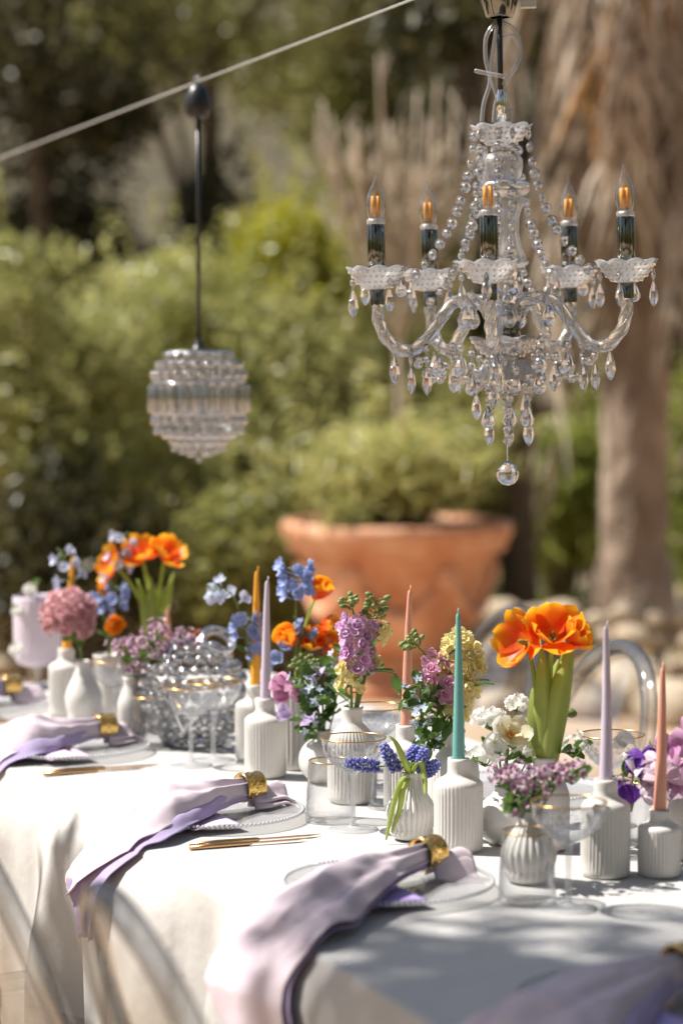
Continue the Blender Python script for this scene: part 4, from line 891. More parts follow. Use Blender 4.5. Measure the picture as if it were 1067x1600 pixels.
def tulip(label, key, tip, face, sc=1., dy=0., open_=.55, leaves=(), bow=(0, 0, .6), n0=None, r=.0038):
    n0 = n0 or NECK[key]; o = thing('orange_tulip', n0, label, 'tulip', 'orange tulips'); s = Vector((0, 0, -.03)); e = D(tip[0], tip[1], n0.y + dy) - n0
    c = Vector((bow[0], bow[1], e.z * bow[2])); tube([bezp(s, c, e, i / 11) for i in range(12)], [r * (1.1 - .02 * i) for i in range(12)], 8).build('stem', MT['tleaf'], o)
    qf = qz(Vector(face).normalized(), rnd(0, 1)); 
    for ring, (n, el, L_, W_) in enumerate(((3, open_, .052, .050), (3, open_ + .30, .050, .046))):
        for k in range(n):
            a = 2 * PI * (k + .5 * ring) / n + rnd(-.12, .12); b = MB(); petal(b, Matrix.Rotation(a, 4, 'Z') @ Matrix.Translation((.004, 0, 0)) @ Matrix.Rotation(-(el + rnd(-.12, .12)), 4, 'Y'), L_ * rnd(.92, 1.06), W_ * rnd(.92, 1.08), cup=.34, curl=.62, ruf=.05, nu=9, nv=8, base=.3, ph=rnd(0, 6))
            b.build('petal', MT['tulip'], o, loc=e, rot=qf).scale = (sc,) * 3
    b = MB(); ball(b, (0, 0, .008), .004, 8, 6, .2, 2.2); b.build('pistil', MT['bud'], o, loc=e, rot=qf)
    for (tp, w_, fx, ddy) in leaves:
        le = D(tp[0], tp[1], n0.y + ddy) - n0; lc = Vector((fx, ddy * .5, le.z * .5)); b = MB()
        def lf(i, j):
            p = bezp(s, lc, le, i); y = (j - .5) * 2; ww = w_ * (math.sin(PI * min(1, .22 + .78 * i) ** 1.0) ** .75 if i < .999 else .02); ww = max(.0012, ww * (1 if i > .1 else .6))
            return p + Vector((y * ww, -.85 * ww * (1 - y * y) + .004 * math.sin(i * 7), .0))
        grid(lf, 18, 8, b, lambda i, j: min(1, abs(j - .5) * 2 * .6 + .2 + .2 * i)); q = b.build('leaf', MT['tleaf'], o); md = q.modifiers.new('t', 'SOLIDIFY'); md.thickness = .0009
    return o
L1 = fm('leaf', 'leaf', 4); LL = fm('long', 'leaf', 3); BU = fm('bud', 'bud', 3)
# --- big orange tulips (right)
tulip('open orange tulip leaning left above the white bottle', 'M', (822, 1005), (-.72, -.5, .25), .95, -.01, .08, [((846, 1010), .017, .0, -.012)], (-.012, 0, .75))
tulip('open orange tulip standing upright above the white bottle', 'M', (862, 998), (.06, -.55, .65), 1.0, -.015, .22, [((893, 1006), .020, .012, -.02), ((872, 1030), .019, .0, .012)], (.006, 0, .5))
tulip('orange tulip bending right above the white bottle', 'M', (884, 1002), (.6, -.35, .45), .78, .0, .4, [((832, 1075), .016, -.012, .01)], (.012, 0, .5))
# --- orange tulips far left
for (t_, f_, la, lv) in (((183, 885), (-.8, -.3, .35), 'leftmost of the far orange tulips', [((215, 905), .014, -.01, 0)]), ((222, 872), (-.1, -.5, .7), 'middle of the far orange tulips', [((235, 900), .016, 0, -.02)]), ((258, 872), (.4, -.4, .8), 'rightmost of the far orange tulips', [((272, 895), .015, .01, 0)])):
    tulip(la, 'V', t_, f_, .95, -.01, .15, lv, (0, 0, .5), r=.0042)
# --- orange tulips behind the blue delphinium
for (t_, f_, la) in (((492, 935), (.35, -.4, .8), 'upper orange tulip beside the blue delphinium'), ((497, 985), (.9, -.5, .25), 'largest orange tulip left of the lilac stock'), ((482, 1010), (.2, -.7, .5), 'lower orange tulip below the blue delphinium'), ((508, 1022), (.6, -.6, .2), 'small pale orange tulip behind the lilac stock'), ((462, 1005), (-.5, -.5, .4), 'half-hidden orange tulip behind the delphinium stems')):
    tulip(la, 'C', t_, f_, .86, .03, .85, [((474, 1015), .008, .01, .02)] if 'lower' in la else (), (0, 0, .5), r=.003)
# --- delphiniums
dl = fm('delph', 'delph'); dp_ = fm('delph', 'delpl')
FG = 'blue delphiniums'
def de(label, key, tip, n, ms=dl, t0=.62, rad=.017, bow=(0, 0, .5), dy=0, sc=1., lv=2): return spray('delphinium', label, 'flower', key, tip, [('floret', ms, n, t0, 1.0, rad, sc, .8), ('bud', fm('bud', 'bud'), 4, .9, 1.0, .008, .6, .2), ('leaf', L1, lv, .2, .6, .004, .5, 0)], FG, .0016, bow, dy)
de('tall blue delphinium right of the lavender candle', 'C', (462, 888), 17, t0=.68, rad=.023)
de('blue delphinium florets low beside the lavender candle', 'C', (436, 1022), 5, t0=.7, bow=(-.01, 0, .5))
de('single blue delphinium among the orange tulips', 'C', (478, 985), 4, t0=.8, rad=.012)
de('arching pale blue delphinium left of the amber candle', 'Dv', (330, 925), 7, dp_, .5, .016, (.0, 0, 1.15), lv=0)
de('blue delphinium hugging the amber candle', 'Dv', (383, 968), 9, t0=.55, rad=.018, bow=(-.015, 0, .6))
de('small blue delphinium at the foot of the amber candle', 'Dv', (405, 1015), 4, t0=.6, rad=.012)
de('tall pale blue delphinium at the far left', 'Rr', (96, 860), 9, dp_, .55, .022, dy=.05)
de('pale blue delphinium above the far orange tulips', 'S', (192, 835), 9, dp_, .6, .020, dy=.06)
de('blue delphinium beneath the far orange tulips', 'S', (182, 915), 8, dl, .55, .020)
de('blue delphinium behind the dusty pink bloom', 'S', (150, 930), 6, dl, .5, .018)
# --- stocks
def stock(label, key, tip, mat, n, rad=.018, t0=.5, dy=0., bow=(0, 0, .5), sc=1., buds=9, lv=4, t1=.93): return spray('stock_flower', label, 'flower', key, tip, [('floret', fm('stock', mat), n, t0, t1, rad, sc, .7), ('small_floret', fm('stock', mat), max(2, n // 4), t1, t1 + .1, rad * .7, sc * .6, .5), ('bud', BU, buds, .9, 1.04, .009, 1.0, .3), ('long_leaf', LL, lv, .2, .5, .004, .8, 0)], 'stock flower spikes', .0030, bow, dy)
stock('lilac stock spike with green buds in the centre', 'F', (545, 938), 'stockl', 17, .019, .36, -.005, (.026, 0, .5), .98, 14, 5, .72)
spray('green_bud_sprig', 'sprig of green stock buds right of the lilac spike', 'flower', 'F', (588, 937), [('bud', BU, 16, .78, 1.02, .010, 1.1, .3), ('long_leaf', LL, 5, .3, .7, .004, .75, 0)], None, .002, (.02, 0, .5))
stock('small yellow stock beside the lilac spike', 'F', (592, 975), 'stocky', 6, .014, .5, .01, (.02, 0, .5), .8, 4, 2)
stock('cream stock florets under the lilac spike', 'F', (545, 1040), 'stocky', 5, .014, .35, -.02, (0, 0, .5), .8, 0, 3)
stock('pink stock spike left of the teal candle', 'H', (640, 1000), 'stockp', 12, .018, .32, 0, (.015, 0, .5), .9, 13, 5, .68)
stock('pale yellow stock spike behind the teal candle', 'H', (718, 995), 'stocky', 18, .019, .25, .02, (.0, 0, .5), 1.0, 5, 3)
stock('second yellow stock spike right of the teal candle', 'H', (735, 1010), 'stocky', 10, .018, .2, .03, (.015, 0, .5), .95, 4, 2)
for (t_, la) in (((48, 922), 'white blossoms on top of the lilac goblet'), ((27, 955), 'white blossoms at the upper left of the lilac goblet'), ((25, 1015), 'white blossoms hanging low left of the lilac goblet')): cluster('white_blossom', la, 'flower', 'T', t_, 'white', 'phlox', 9, .013, 1.0, 'white blossom heads', 1, -.055, .8, (-.03, 0, 1.1))
# --- tweedia / forget-me-not and greenery
def sprig(label, key, tip, n=7, lv=7, dy=0., bow=(0, 0, .5), mat='tweed'): return spray('blue_star_sprig', label, 'flower', key, tip, [('floret', fm('tweed', mat), n, .7, 1.02, .014, 1., .7), ('bud', BU, 5, .6, 1., .010, .7, .2), ('leaf', L1, int(lv * 1.5), .2, .98, .004, .72, 0)], 'sky blue star-flower sprigs', .0015, bow, dy)
sprig('sky blue star-flower sprig below the pink sweet pea', 'E', (468, 1062), 6, 7, -.03); sprig('sky blue star-flower sprig above the round white vase', 'E', (487, 1085), 7, 9, -.05); sprig('green leafy sprig over the round white vase', 'E', (500, 1040), 4, 9, .0)
sprig('leafy sprig drooping towards the coupe rim', 'E', (520, 1078), 4, 9, -.02, (.03, 0, .8)); sprig('sky blue sprig touching the lilac stock', 'E', (528, 1018), 4, 5, .02); sprig('low leafy sprig left of the bottle neck', 'E', (480, 1130), 4, 9, -.04, (-.02, 0, .9))
sprig('sky blue star-flower cluster above the grape hyacinths', 'H', (655, 1122), 9, 6, -.05, (-.03, 0, .9)); sprig('green leafy sprig left of the pink stock', 'H', (622, 1085), 2, 9, -.02); sprig('leafy sprig behind the grape hyacinths', 'H', (668, 1160), 4, 8, -.05, (-.03, 0, 1.3)); sprig('blue sprig under the pink stock', 'H', (645, 1070), 6, 7, -.02)
cluster('green_filler', 'pale green filler buds above the round vase', 'flower', 'E', (478, 1040), 'bud', 'bud', 22, .020, .9, None, 3)
# --- sweet peas
def pea(label, key, tip, mat, n=3, dy=0., bow=(0, 0, .5), sc=1., lv=1): return spray('sweet_pea', label, 'flower', key, tip, [('bloom', fm('pea', mat, 3), n, .72, 1.0, .014, sc, .6), ('leaf', L1, lv, .3, .7, .004, .7, 0)], 'sweet peas', .0015, bow, dy)
MT['swk'] = petalmat('pink_sweet_pea_petal', [(0, (0.62, 0.22, 0.42)), (1, (0.74, 0.40, 0.58))], 0.35, 0.5)
pea('pink sweet pea left of the round vase', 'E', (455, 1080), 'swk', 3, -.02, (-.02, 0, .8)); pea('lilac sweet pea drooping before the fluted vase', 'E', (463, 1122), 'swl', 2, -.06, (-.03, 0, 1.3)); pea('lilac sweet pea under the orange tulips', 'E', (505, 1050), 'swl', 2, .01)
pea('deep purple sweet pea below the lilac candle', 'O2', (962, 1215), 'swp', 4, -.06, (0, 0, .7), 1.25); pea('dusky lilac sweet pea above the short bottle', 'O2', (1000, 1225), 'swg', 5, -.05, (0, 0, .6), 1.25); pea('magenta sweet pea at the right edge', 'O', (1058, 1195), 'swm', 4, -.06, (-.01, 0, .6), 1.25); pea('plum sweet pea at the top right edge', 'O', (1066, 1160), 'swm', 3, -.05, (0, 0, .6), 1.1)
pea('greyish lilac sweet pea over the short bottle', 'O', (1030, 1225), 'swg', 5, -.07, (-.02, 0, .7), 1.2, 2); pea('dark blue sweet pea between the purple and magenta ones', 'O2', (1012, 1205), 'swp', 2, -.03, (.01, 0, .6), .9); pea('pale sweet pea behind the lilac candle', 'O2', (995, 1170), 'white', 3, .0, (0, 0, .6), .8)
# --- white blossoms
MG = 'white blossom heads'
cluster('white_blossom', 'white blossom head behind the teal candle', 'flower', 'L', (768, 1122), 'white', 'phlox', 22, .024, 1., MG, 2, .02); cluster('white_blossom', 'highest white blossom head left of the tulip stems', 'flower', 'L', (806, 1100), 'white', 'phlox', 12, .016, 1., MG, 2, .03); cluster('white_blossom', 'lower white blossom head by the wax flowers', 'flower', 'L', (815, 1165), 'white', 'phlox', 26, .028, .9, MG, 3, -.01); cluster('white_blossom', 'white blossom head on the left of the cream bloom', 'flower', 'L', (757, 1180), 'white', 'phlox', 20, .024, 1., MG, 2, -.01)
spray('cream_bloom', 'large cream bloom with an orange heart', 'flower', 'L', (795, 1150), [('bloom', fm('cream', 'cream', 2), 1, .98, 1.0, .003, 1.05, 1.), ('leaf', L1, 4, .3, .9, .004, .7, 0)], None, .002, (0, 0, .5), -.04)
spray('cream_bloom', 'cream bloom half hidden left of the orange-hearted one', 'flower', 'L', (768, 1152), [('bloom', fm('cream', 'white', 2), 2, .9, 1.0, .010, .9, 1.), ('leaf', L1, 3, .3, .9, .004, .7, 0)], None, .002, (-.01, 0, .5), -.03)
spray('green_bud_sprig', 'green bud on a stem right of the tulip leaves', 'flower', 'L', (880, 1108), [('bud', BU, 3, .95, 1.02, .004, 1.9, .3), ('leaf', L1, 2, .5, .8, .004, .5, 0)], None, .0015, (.03, 0, .6), .05)
cluster('white_blossom', 'greyish white filler behind the tulip leaves', 'flower', 'M', (895, 1165), 'white', 'phlox', 18, .026, .6, MG, 6, .03)
# --- wax flowers
WG = 'wax flower heads'
def wx(label, key, tip, n, rad, dy=0., mat='waxf', lv=4, flat=.7, bow=(0, 0, .5)): cluster('wax_flower', label, 'flower', key, tip, mat, 'waxf', int(n * .8), rad * 1.1, 1.05, WG, lv, dy, flat, bow)
wx('pink wax flowers over the left of the low fluted vase', 'K', (797, 1215), 26, .026, 0, 'waxf', 7); wx('pink wax flowers in the middle of the low fluted vase', 'K', (822, 1228), 24, .026, -.03, 'waxf', 8); wx('pink wax flowers on the right of the low fluted vase', 'K', (893, 1205), 20, .024, .0, 'waxf', 8, .7, (.02, 0, .7)); wx('drooping wax flowers before the low fluted vase', 'K', (815, 1262), 10, .020, -.05, 'waxf', 10, .7, (-.02, 0, 1.2)); wx('wax flowers against the tulip bottle', 'K', (858, 1212), 16, .022, .0, 'waxf', 8)
wx('lilac wax flowers before the crystal globe', 'U', (238, 1015), 34, .034, -.03, 'waxf', 4); wx('lilac wax flowers on the left above the slim bottle', 'U', (195, 1012), 24, .028, .0, 'waxf', 3); wx('highest lilac wax flowers left of the globe', 'U', (245, 985), 18, .022, -.02, 'waxf', 2); wx('lilac wax flowers over the top of the globe', 'U', (290, 1000), 24, .028, .0, 'waxf', 3, .6, (0, 0, .9)); wx('pinkish wax flowers hanging by the globe', 'U', (212, 1045), 14, .022, -.03, 'waxf', 2)
# --- dusty pink head, ranunculus
cluster('dusty_pink_bloom', 'round dusty pink flower head at the far left', 'flower', 'Rr', (108, 965), 'pinkh', 'stock', 40, .046, 1.0, None, 2, -.03, .95)
RU = 'orange ranunculus'
def rn(label, key, tip, sc=1., dy=0.): spray('ranunculus', label, 'flower', key, tip, [('bloom', fm('ranun', 'ranun', 2), 1, .98, 1., .002, sc, .8)], RU, .0018, (0, 0, .5), dy)
rn('orange ranunculus above the crystal globe', 'V', (307, 985), 1.1); rn('orange ranunculus below the far tulips', 'S', (176, 972), 1.0, -.02); rn('small orange ranunculus among the blue florets on the left', 'S', (155, 925), .7)
# --- grape hyacinths
def muscari(label, a_, b_, key='G', dy=0.):
    n0 = NECK[key]; o = thing('grape_hyacinth', n0, label, 'flower', 'grape hyacinths'); s = Vector((0, 0, -.03)); p0 = D(a_[0], a_[1], n0.y + dy) - n0; p1 = D(b_[0], b_[1], n0.y + dy - .005) - n0
    pts = smoothpath([s, Vector((p0.x * .25, p0.y * .2, max(.015, p0.z * .6))), p0, p1], 6); tube(pts, [.0020 - .00005 * i for i in range(len(pts))], 6).build('stem', MT['stem'], o); b = MB(); ms = []
    bell = MB(); lathe([(.0003, -.0048), (.0019, -.0038), (.0027, -.0012), (.0023, .0016), (.0015, .0026)], 6, b=bell); L_ = (p1 - p0).length; tg = (p1 - p0).normalized(); u_ = tg.orthogonal().normalized(); v_ = tg.cross(u_)
    for k in range(58):
        t = (k + .5) / 58; a = k * 2.4; rd = u_ * math.cos(a) + v_ * math.sin(a); rr_ = .0068 * (math.sin(PI * min(.97, .18 + .78 * t)) ** .6); bell.p = [rnd(.1, .5) + .5 * t] * len(bell.v)
        b.merge(bell, TM(p0 + tg * L_ * t + rd * rr_, qz((-rd + tg * .25 - tg * .4)), rnd(.85, 1.1)))
    b.build('flower_spike', MT['musc'], o); return o
muscari('grape hyacinth pointing left over the vase', (592, 1198), (540, 1192)); muscari('upright grape hyacinth left of the vase neck', (620, 1205), (598, 1163)); muscari('grape hyacinth at the back of the teardrop vase', (640, 1195), (650, 1165), dy=.02); muscari('grape hyacinth right of the vase neck', (655, 1205), (664, 1170)); muscari('grape hyacinth leaning right over the vase', (665, 1210), (684, 1190))
n0 = NECK['G']
for (pts, la) in (([(638, 1212), (628, 1218), (615, 1255), (603, 1312)], 'long drooping leaf down the left of the teardrop vase'), ([(640, 1214), (630, 1232), (624, 1265), (612, 1300)], 'shorter drooping leaf on the teardrop vase'), ([(640, 1214), (655, 1190), (662, 1210), (664, 1242)], 'leaf drooping right of the teardrop vase neck'), ([(640, 1214), (632, 1190), (618, 1160), (608, 1150)], 'leaf rising left between the grape hyacinths')):
    o = thing('grape_hyacinth_leaf', n0, la, 'leaf', 'grape hyacinth leaves'); pp = smoothpath([D(u, v, n0.y - (0 if i == 0 else .032 if v > 1215 else .01)) - n0 for i, (u, v) in enumerate(pts)], 6); b = MB()
    for i in range(len(pp)): pp[i].z -= 0
    def lf(i, j, pp=pp):
        k = min(len(pp) - 1, int(round(i * (len(pp) - 1)))); p = pp[k]; y = (j - .5) * 2; w_ = .0042 * (1 - i ** 3) + .0005; return p + Vector((y * w_, -.003 * (1 - y * y), y * w_ * .3))
    grid(lf, len(pp) - 1, 4, b, lambda i, j: .2 + .6 * abs(j - .5) * 2); q = b.build('blade', MT['tleaf'], o); md = q.modifiers.new('t', 'SOLIDIFY'); md.thickness = .001

# ================================================================== HANGING LIGHTS
# ---- cable
hp = D(309, 128, 4.9); ce_ = D(790, -57, 3.88); far = hp + (hp - ce_) * 4.0; near = ce_ + (ce_ - hp) * 2.5
tag(tube([far, hp.lerp(far, .3), hp, hp.lerp(ce_, .5), ce_, near], .0020, 8).build('suspension_cable', MT['cablew']), 'thin steel cable slanting across the top of the picture', 'cable')
pl_ = thing('cable_post', (far.x, far.y, 0), 'post holding the far end of the steel cable', 'post'); tube([(0, 0, 0), (0, 0, far.z + .1)], .03, 10).build('pole', MT['bark'], pl_)
pl_ = thing('cable_post', (near.x, near.y, 0), 'post holding the near end of the steel cable', 'post'); tube([(0, 0, 0), (0, 0, near.z + .1)], .03, 10).build('pole', MT['bark'], pl_)

# ---- crystal globe pendant
dP = 4.9; kP = dP / FPX; top = D(309, 128, dP); def_z = lambda v: D(309, v, dP).z - top.z
o = thing('crystal_pendant_lamp', top, 'round crystal prism pendant hanging on a black cord', 'pendant lamp')
lathe([(.004, -.002), (.012, -.006), (.021, -.018), (.0265, -.036), (.0275, -.052), (.025, -.066), (.020, -.072), (.006, -.073)], 32).build('ceiling_cap', MT['black'], o)
tube(smoothpath([(0, 0, .004), (.004, 0, .012), (-.004, 0, .010), (-.006, 0, -.004), (0, 0, -.006)], 5), .0022, 6).build('hook', MT['chrome'], o)
tube(smoothpath([(.012, 0, -.066), (.022, -.004, -.082), (.028, 0, -.074), (.026, 0, -.06)], 5), .002, 6).build('cord_clip', MT['black'], o)
z1 = def_z(546); tube([(0, 0, -.07), (.001, 0, z1 * .5), (0, 0, z1 + .012)], .0042, 8).build('cord', MT['black'], o)
lathe([(.005, z1 + .022), (.010, z1 + .008), (.018, z1 - .002), (.05, z1 - .006)], 24).build('cord_grip', MT['black'], o)
prism = box((0, 0, 0), (1, .55, 1)).mesh('crystal_prism', MT['crys'], False)
def oct_(w, d, h):  # bevelled bar
    b = lathe([(.35, -.5), (.5, -.42), (.5, .42), (.35, .5)], 6, close=True); return b
prm = oct_(1, 1, 1).mesh('crystal_prism', MT['crys'], False)
def ringz(v, r, n, w, h, tilt=0.0, dd=.6, me=None):
    z = def_z(v)
    for k in range(n):
        a = 2 * PI * k / n; q = Quaternion((0, 0, 1), a) @ Quaternion((0, 1, 0), tilt)
        link('crystal_prism', me or prm, o, (r * math.cos(a), r * math.sin(a), z), q, (w * dd, w, h))
def frame(v, r, rad=.0022):
    z = def_z(v); tube([(r * math.cos(2 * PI * i / 40), r * math.sin(2 * PI * i / 40), z) for i in range(41)], rad, 6, cap=False).build('chrome_ring', MT['chrome'], o)
ringz(556, 50 * kP, 14, .026, .016); frame(549, 48 * kP); frame(564, 52 * kP)
ringz(572, 64 * kP, 20, .025, .023, .5, me=gemm); ringz(587, 71 * kP, 22, .025, .023, .3, me=gemm); frame(597, 73 * kP, .0028)
ringz(623, 75 * kP, 24, .0235, .056); frame(646, 73 * kP, .0028)
ringz(656, 71 * kP, 22, .025, .024, -.25, me=gemm); ringz(671, 66 * kP, 20, .025, .023, -.5, me=gemm); frame(681, 58 * kP); ringz(681, 52 * kP, 18, .02, .016, -.9, me=gemm)
ringz(688, 44 * kP, 16, .019, .018, -.1, me=gemm); frame(694, 42 * kP); ringz(700, 39 * kP, 14, .018, .016, -.6, me=gemm); ringz(706, 28 * kP, 10, .017, .013, -.9, me=gemm); ringz(711, 15 * kP, 6, .016, .012, -1.1, me=gemm)
link('crystal_drop', gemm, o, (0, 0, def_z(718)), None, .013)
lathe([(.008, def_z(560)), (.012, def_z(600)), (.012, def_z(640)), (.03, def_z(648)), (.03, def_z(650))], 16).build('lamp_holder', MT['chrome'], o)

# ---- chandelier
dC = 3.88; kC = dC / FPX; co = D(787, 420, dC); zz = lambda v: D(787, v, dC).z - co.z
o = thing('crystal_chandelier', co, 'clear five-arm crystal chandelier with amber filament candle bulbs', 'chandelier'); o.rotation_euler = (0, R(-1.3), 0)
CH_ = o
def px(r): return r * kC
def scallop(n, amp, z0, z1):
    def m(t, z, r):
        k = max(0, (z - z0) / (z1 - z0)); c = abs(math.cos(t * n / 2)); return (r * (1 + amp * k * (c - .6)), z - 1.0 * amp * r * k * (1 - c) )
    return m
def bobeche(R_, h, n=9, sm=False):
    pr = [(R_ * .20, 0), (R_ * .36, h * .04), (R_ * .54, h * .16), (R_ * .72, h * .40), (R_ * .88, h * .72), (R_, h), (R_ * .96, h * 1.02), (R_ * .83, h * .76), (R_ * .67, h * .46), (R_ * .48, h * .22), (R_ * .20, h * .12)]
    b = lathe(pr, 72, scallop(n, .10, 0, h)); g = lathe([(.0002, .0022), (.0022, .0014), (.0032, 0)], 5)
    for row, f in enumerate((.5, .66, .8, .9)):
        nn = int(26 * f / .8)
        i = 0
        zr = {.5: .13, .66: .31, .8: .55, .9: .76}[f] * h
        for k in range(nn): a = 2 * PI * (k + .5 * (row % 2)) / nn; b.merge(g, TM(Vector((math.cos(a) * R_ * f, math.sin(a) * R_ * f, zr)), qz((math.cos(a) * .6, math.sin(a) * .6, -.8)), R_ / .047))
    return b
tube([(0, 0, zz(195)), (0, 0, zz(10))], .0045, 8).build('centre_cable', MT['black'], o)
lathe([(.016, zz(27)), (.021, zz(27)), (.0225, zz(24)), (.030, zz(2)), (.034, zz(-22)), (.030, zz(-34)), (.012, zz(-42)), (.004, zz(-52))], 40).build('ceiling_cup', MT['chrome_dark'], o)
lp = MB(); 
for (pts) in ([(-2, 30), (-20, 55), (-22, 90), (-16, 125), (-26, 160), (-30, 192)], [(4, 32), (24, 48), (32, 80), (22, 108), (4, 130), (-8, 160), (-12, 192)], [(2, 60), (22, 58), (30, 88), (14, 118), (-2, 140), (10, 165), (14, 192)], [(-4, 40), (-12, 90), (-14, 120), (-6, 150), (2, 175), (0, 192)], [(2, 128), (-6, 150), (2, 158), (8, 140), (4, 128)], [(8, 178), (16, 172), (16, 186), (8, 188)]):
    tube(smoothpath([(px(a), rnd(-.008, .008), zz(v)) for a, v in pts], 6), .0034 if len(pts) > 5 else .0022, 8).build('clear_cable_loop', MT['pvc'], o)
tube(smoothpath([(px(-40), -.006, zz(110)), (px(-22), -.010, zz(115)), (px(0), -.012, zz(120)), (px(4), -.010, zz(122))], 4), .0035, 6).build('cable_tie', MT['pvc'], o)
box((px(45), 0, zz(-2)), (.024, .02, .03)).build('cable_clamp', MT['cablew'], o, False)
lathe([(.0045, zz(190)), (.008, zz(186)), (.010, zz(150)), (.006, zz(140))], 12).build('hook_sleeve', MT['chrome'], o)
bobeche(px(47), px(34), 8).build('top_cup', MT['crysw'], o, loc=(0, 0, zz(229)))
lathe([(px(15), zz(238)), (px(18), zz(236)), (px(18), zz(231)), (px(15), zz(229))], 30).build('chrome_collar', MT['chrome'], o)
flute = lambda n, a: (lambda t, z, r: r * (1 + a * abs(math.cos(t * n / 2))))
lathe([(px(24), zz(284)), (px(27), zz(275)), (px(30), zz(262)), (px(30), zz(250)), (px(25), zz(241)), (px(12), zz(238))], 80, flute(10, .08)).build('column_knop', MT['crysw'], o)
lathe([(px(30), zz(309)), (px(40), zz(303)), (px(43), zz(296)), (px(43), zz(288)), (px(38), zz(284)), (px(20), zz(284))], 48).build('column_ring', MT['arm'], o)
lathe([(px(32), zz(406)), (px(31), zz(400)), (px(25), zz(385)), (px(22), zz(365)), (px(23), zz(340)), (px(28), zz(322)), (px(35), zz(310)), (px(24), zz(309))], 96, flute(16, .10)).build('column_shaft', MT['crysw'], o)
lathe([(px(20), zz(420)), (px(34), zz(414)), (px(36), zz(409)), (px(30), zz(406))], 64, flute(12, .1)).build('column_foot', MT['crysw'], o)
lathe([(px(14), zz(462))] + [(px(31) * math.cos(a), zz(441) + px(21) * math.sin(a)) for a in [-1.2 + .3 * i for i in range(9)]], 40).build('glass_ball', MT['arm'], o)
lathe([(px(14), zz(503)), (px(26), zz(498)), (px(30), zz(485)), (px(28), zz(470)), (px(18), zz(462))], 40).build('arm_hub', MT['arm'], o)
lathe([(px(23), zz(527)), (px(24), zz(526)), (px(24), zz(503)), (px(22), zz(502))], 40).build('chrome_sleeve', MT['chrome_dark'], o)
bobeche(px(56), px(36), 7).build('lower_cup', MT['crysw'], o, loc=(0, 0, zz(561)))
lathe([(px(44), zz(594)), (px(47), zz(592)), (px(40), zz(578)), (px(30), zz(563)), (px(20), zz(560)), (px(28), zz(566)), (px(38), zz(582)), (px(43), zz(594))], 84, flute(14, .08)).build('bell_cup', MT['crysw'], o)
tube([(0, 0, zz(560)), (0, 0, zz(600))], .006, 10).build('centre_rod', MT['chrome'], o)
pear = lathe([(.0005, -.5), (.17, -.45), (.30, -.30), (.33, -.14), (.27, .06), (.17, .27), (.07, .45), (.0005, .5)], 8).mesh('crystal_drop', MT['crys'], False)
slim = lathe([(.0005, -.5), (.11, -.38), (.19, -.15), (.16, .1), (.06, .42), (.0005, .5)], 6).mesh('crystal_drop', MT['crys'], False)
ballm = lathe([(.03, -.5), (.28, -.42), (.44, -.22), (.5, 0), (.44, .22), (.28, .42), (.08, .56), (.01, .6)], 10).mesh('crystal_ball', MT['crys'], False)
linkm = tube([(.5 * math.cos(2 * PI * i / 10), 0, .5 * math.sin(2 * PI * i / 10)) for i in range(11)], .12, 5, cap=False).mesh('wire_link', MT['chrome'])
bead = lathe([(.0004, -.27), (.26, -.2), (.5, -.04), (.5, .04), (.26, .2), (.0004, .27)], 10).mesh('crystal_bead', MT['crys'], False)
def beadat(p, s, q=None):
    q = q or Quaternion((0, 0, 1), rnd(-1.3, 1.3)) @ Quaternion((1, 0, 0), PI / 2); link('crystal_bead', bead, o, p, q, px(s))
def dropchain(p, n, kind, bs=13, L_=40):
    """beads then a drop, hanging straight down from p"""
    z = p.z
    for i in range(n):
        link('wire_link', linkm, o, (p.x, p.y, z - px(2)), None, px(4)); z -= px(bs * .5 + 4); beadat(Vector((p.x, p.y, z)), bs); z -= px(bs * .5)
    link('wire_link', linkm, o, (p.x, p.y, z - px(2)), None, px(4)); z -= px(3)
    link('crystal_drop', kind, o, (p.x + px(rnd(-1, 1)), p.y, z - px(L_ / 2)), Quaternion((0, 0, 1), rnd(0, 3)), px(L_)); return z - px(L_)
ANG = [R(172), R(237), R(306), R(26), R(100)]   # 0 = right, 90 = towards us
RA = 200
bob = bobeche(px(47), px(36), 9).mesh('drip_pan', MT['crysw'])
bulbp = lathe([(px(9), 0), (px(12), px(8)), (px(15), px(20)), (px(15.5), px(26)), (px(14), px(38)), (px(9), px(52)), (px(4.5), px(62)), (px(2.6), px(70)), (px(1.8), px(75)), (px(.4), px(77))], 24)
bulbm = bulbp.mesh('bulb', MT['bulb'])
filb = MB()
for k in range(4): a = PI / 4 + k * PI / 2; tube([(px(5.6) * math.cos(a), px(5.6) * math.sin(a), px(11)), (px(5.6) * math.cos(a), px(5.6) * math.sin(a), px(40))], px(3.3), 6, filb)
film = filb.mesh('filament', MT['fil']); tubem = lathe([(px(13.5), 0), (px(14), px(1)), (px(14), px(66)), (px(12.5), px(69)), (px(9), px(70))], 32).mesh('candle_sleeve', MT['chrome_dark'])
colm = lathe([(px(12), 0), (px(13.5), px(2)), (px(13), px(8)), (px(9), px(10))], 24, flute(8, .06)).mesh('bulb_collar', MT['crysw']); cupm = lathe([(px(11), 0), (px(11), px(26)), (px(9), px(28))], 24).mesh('chrome_socket', MT['chrome_dark'])
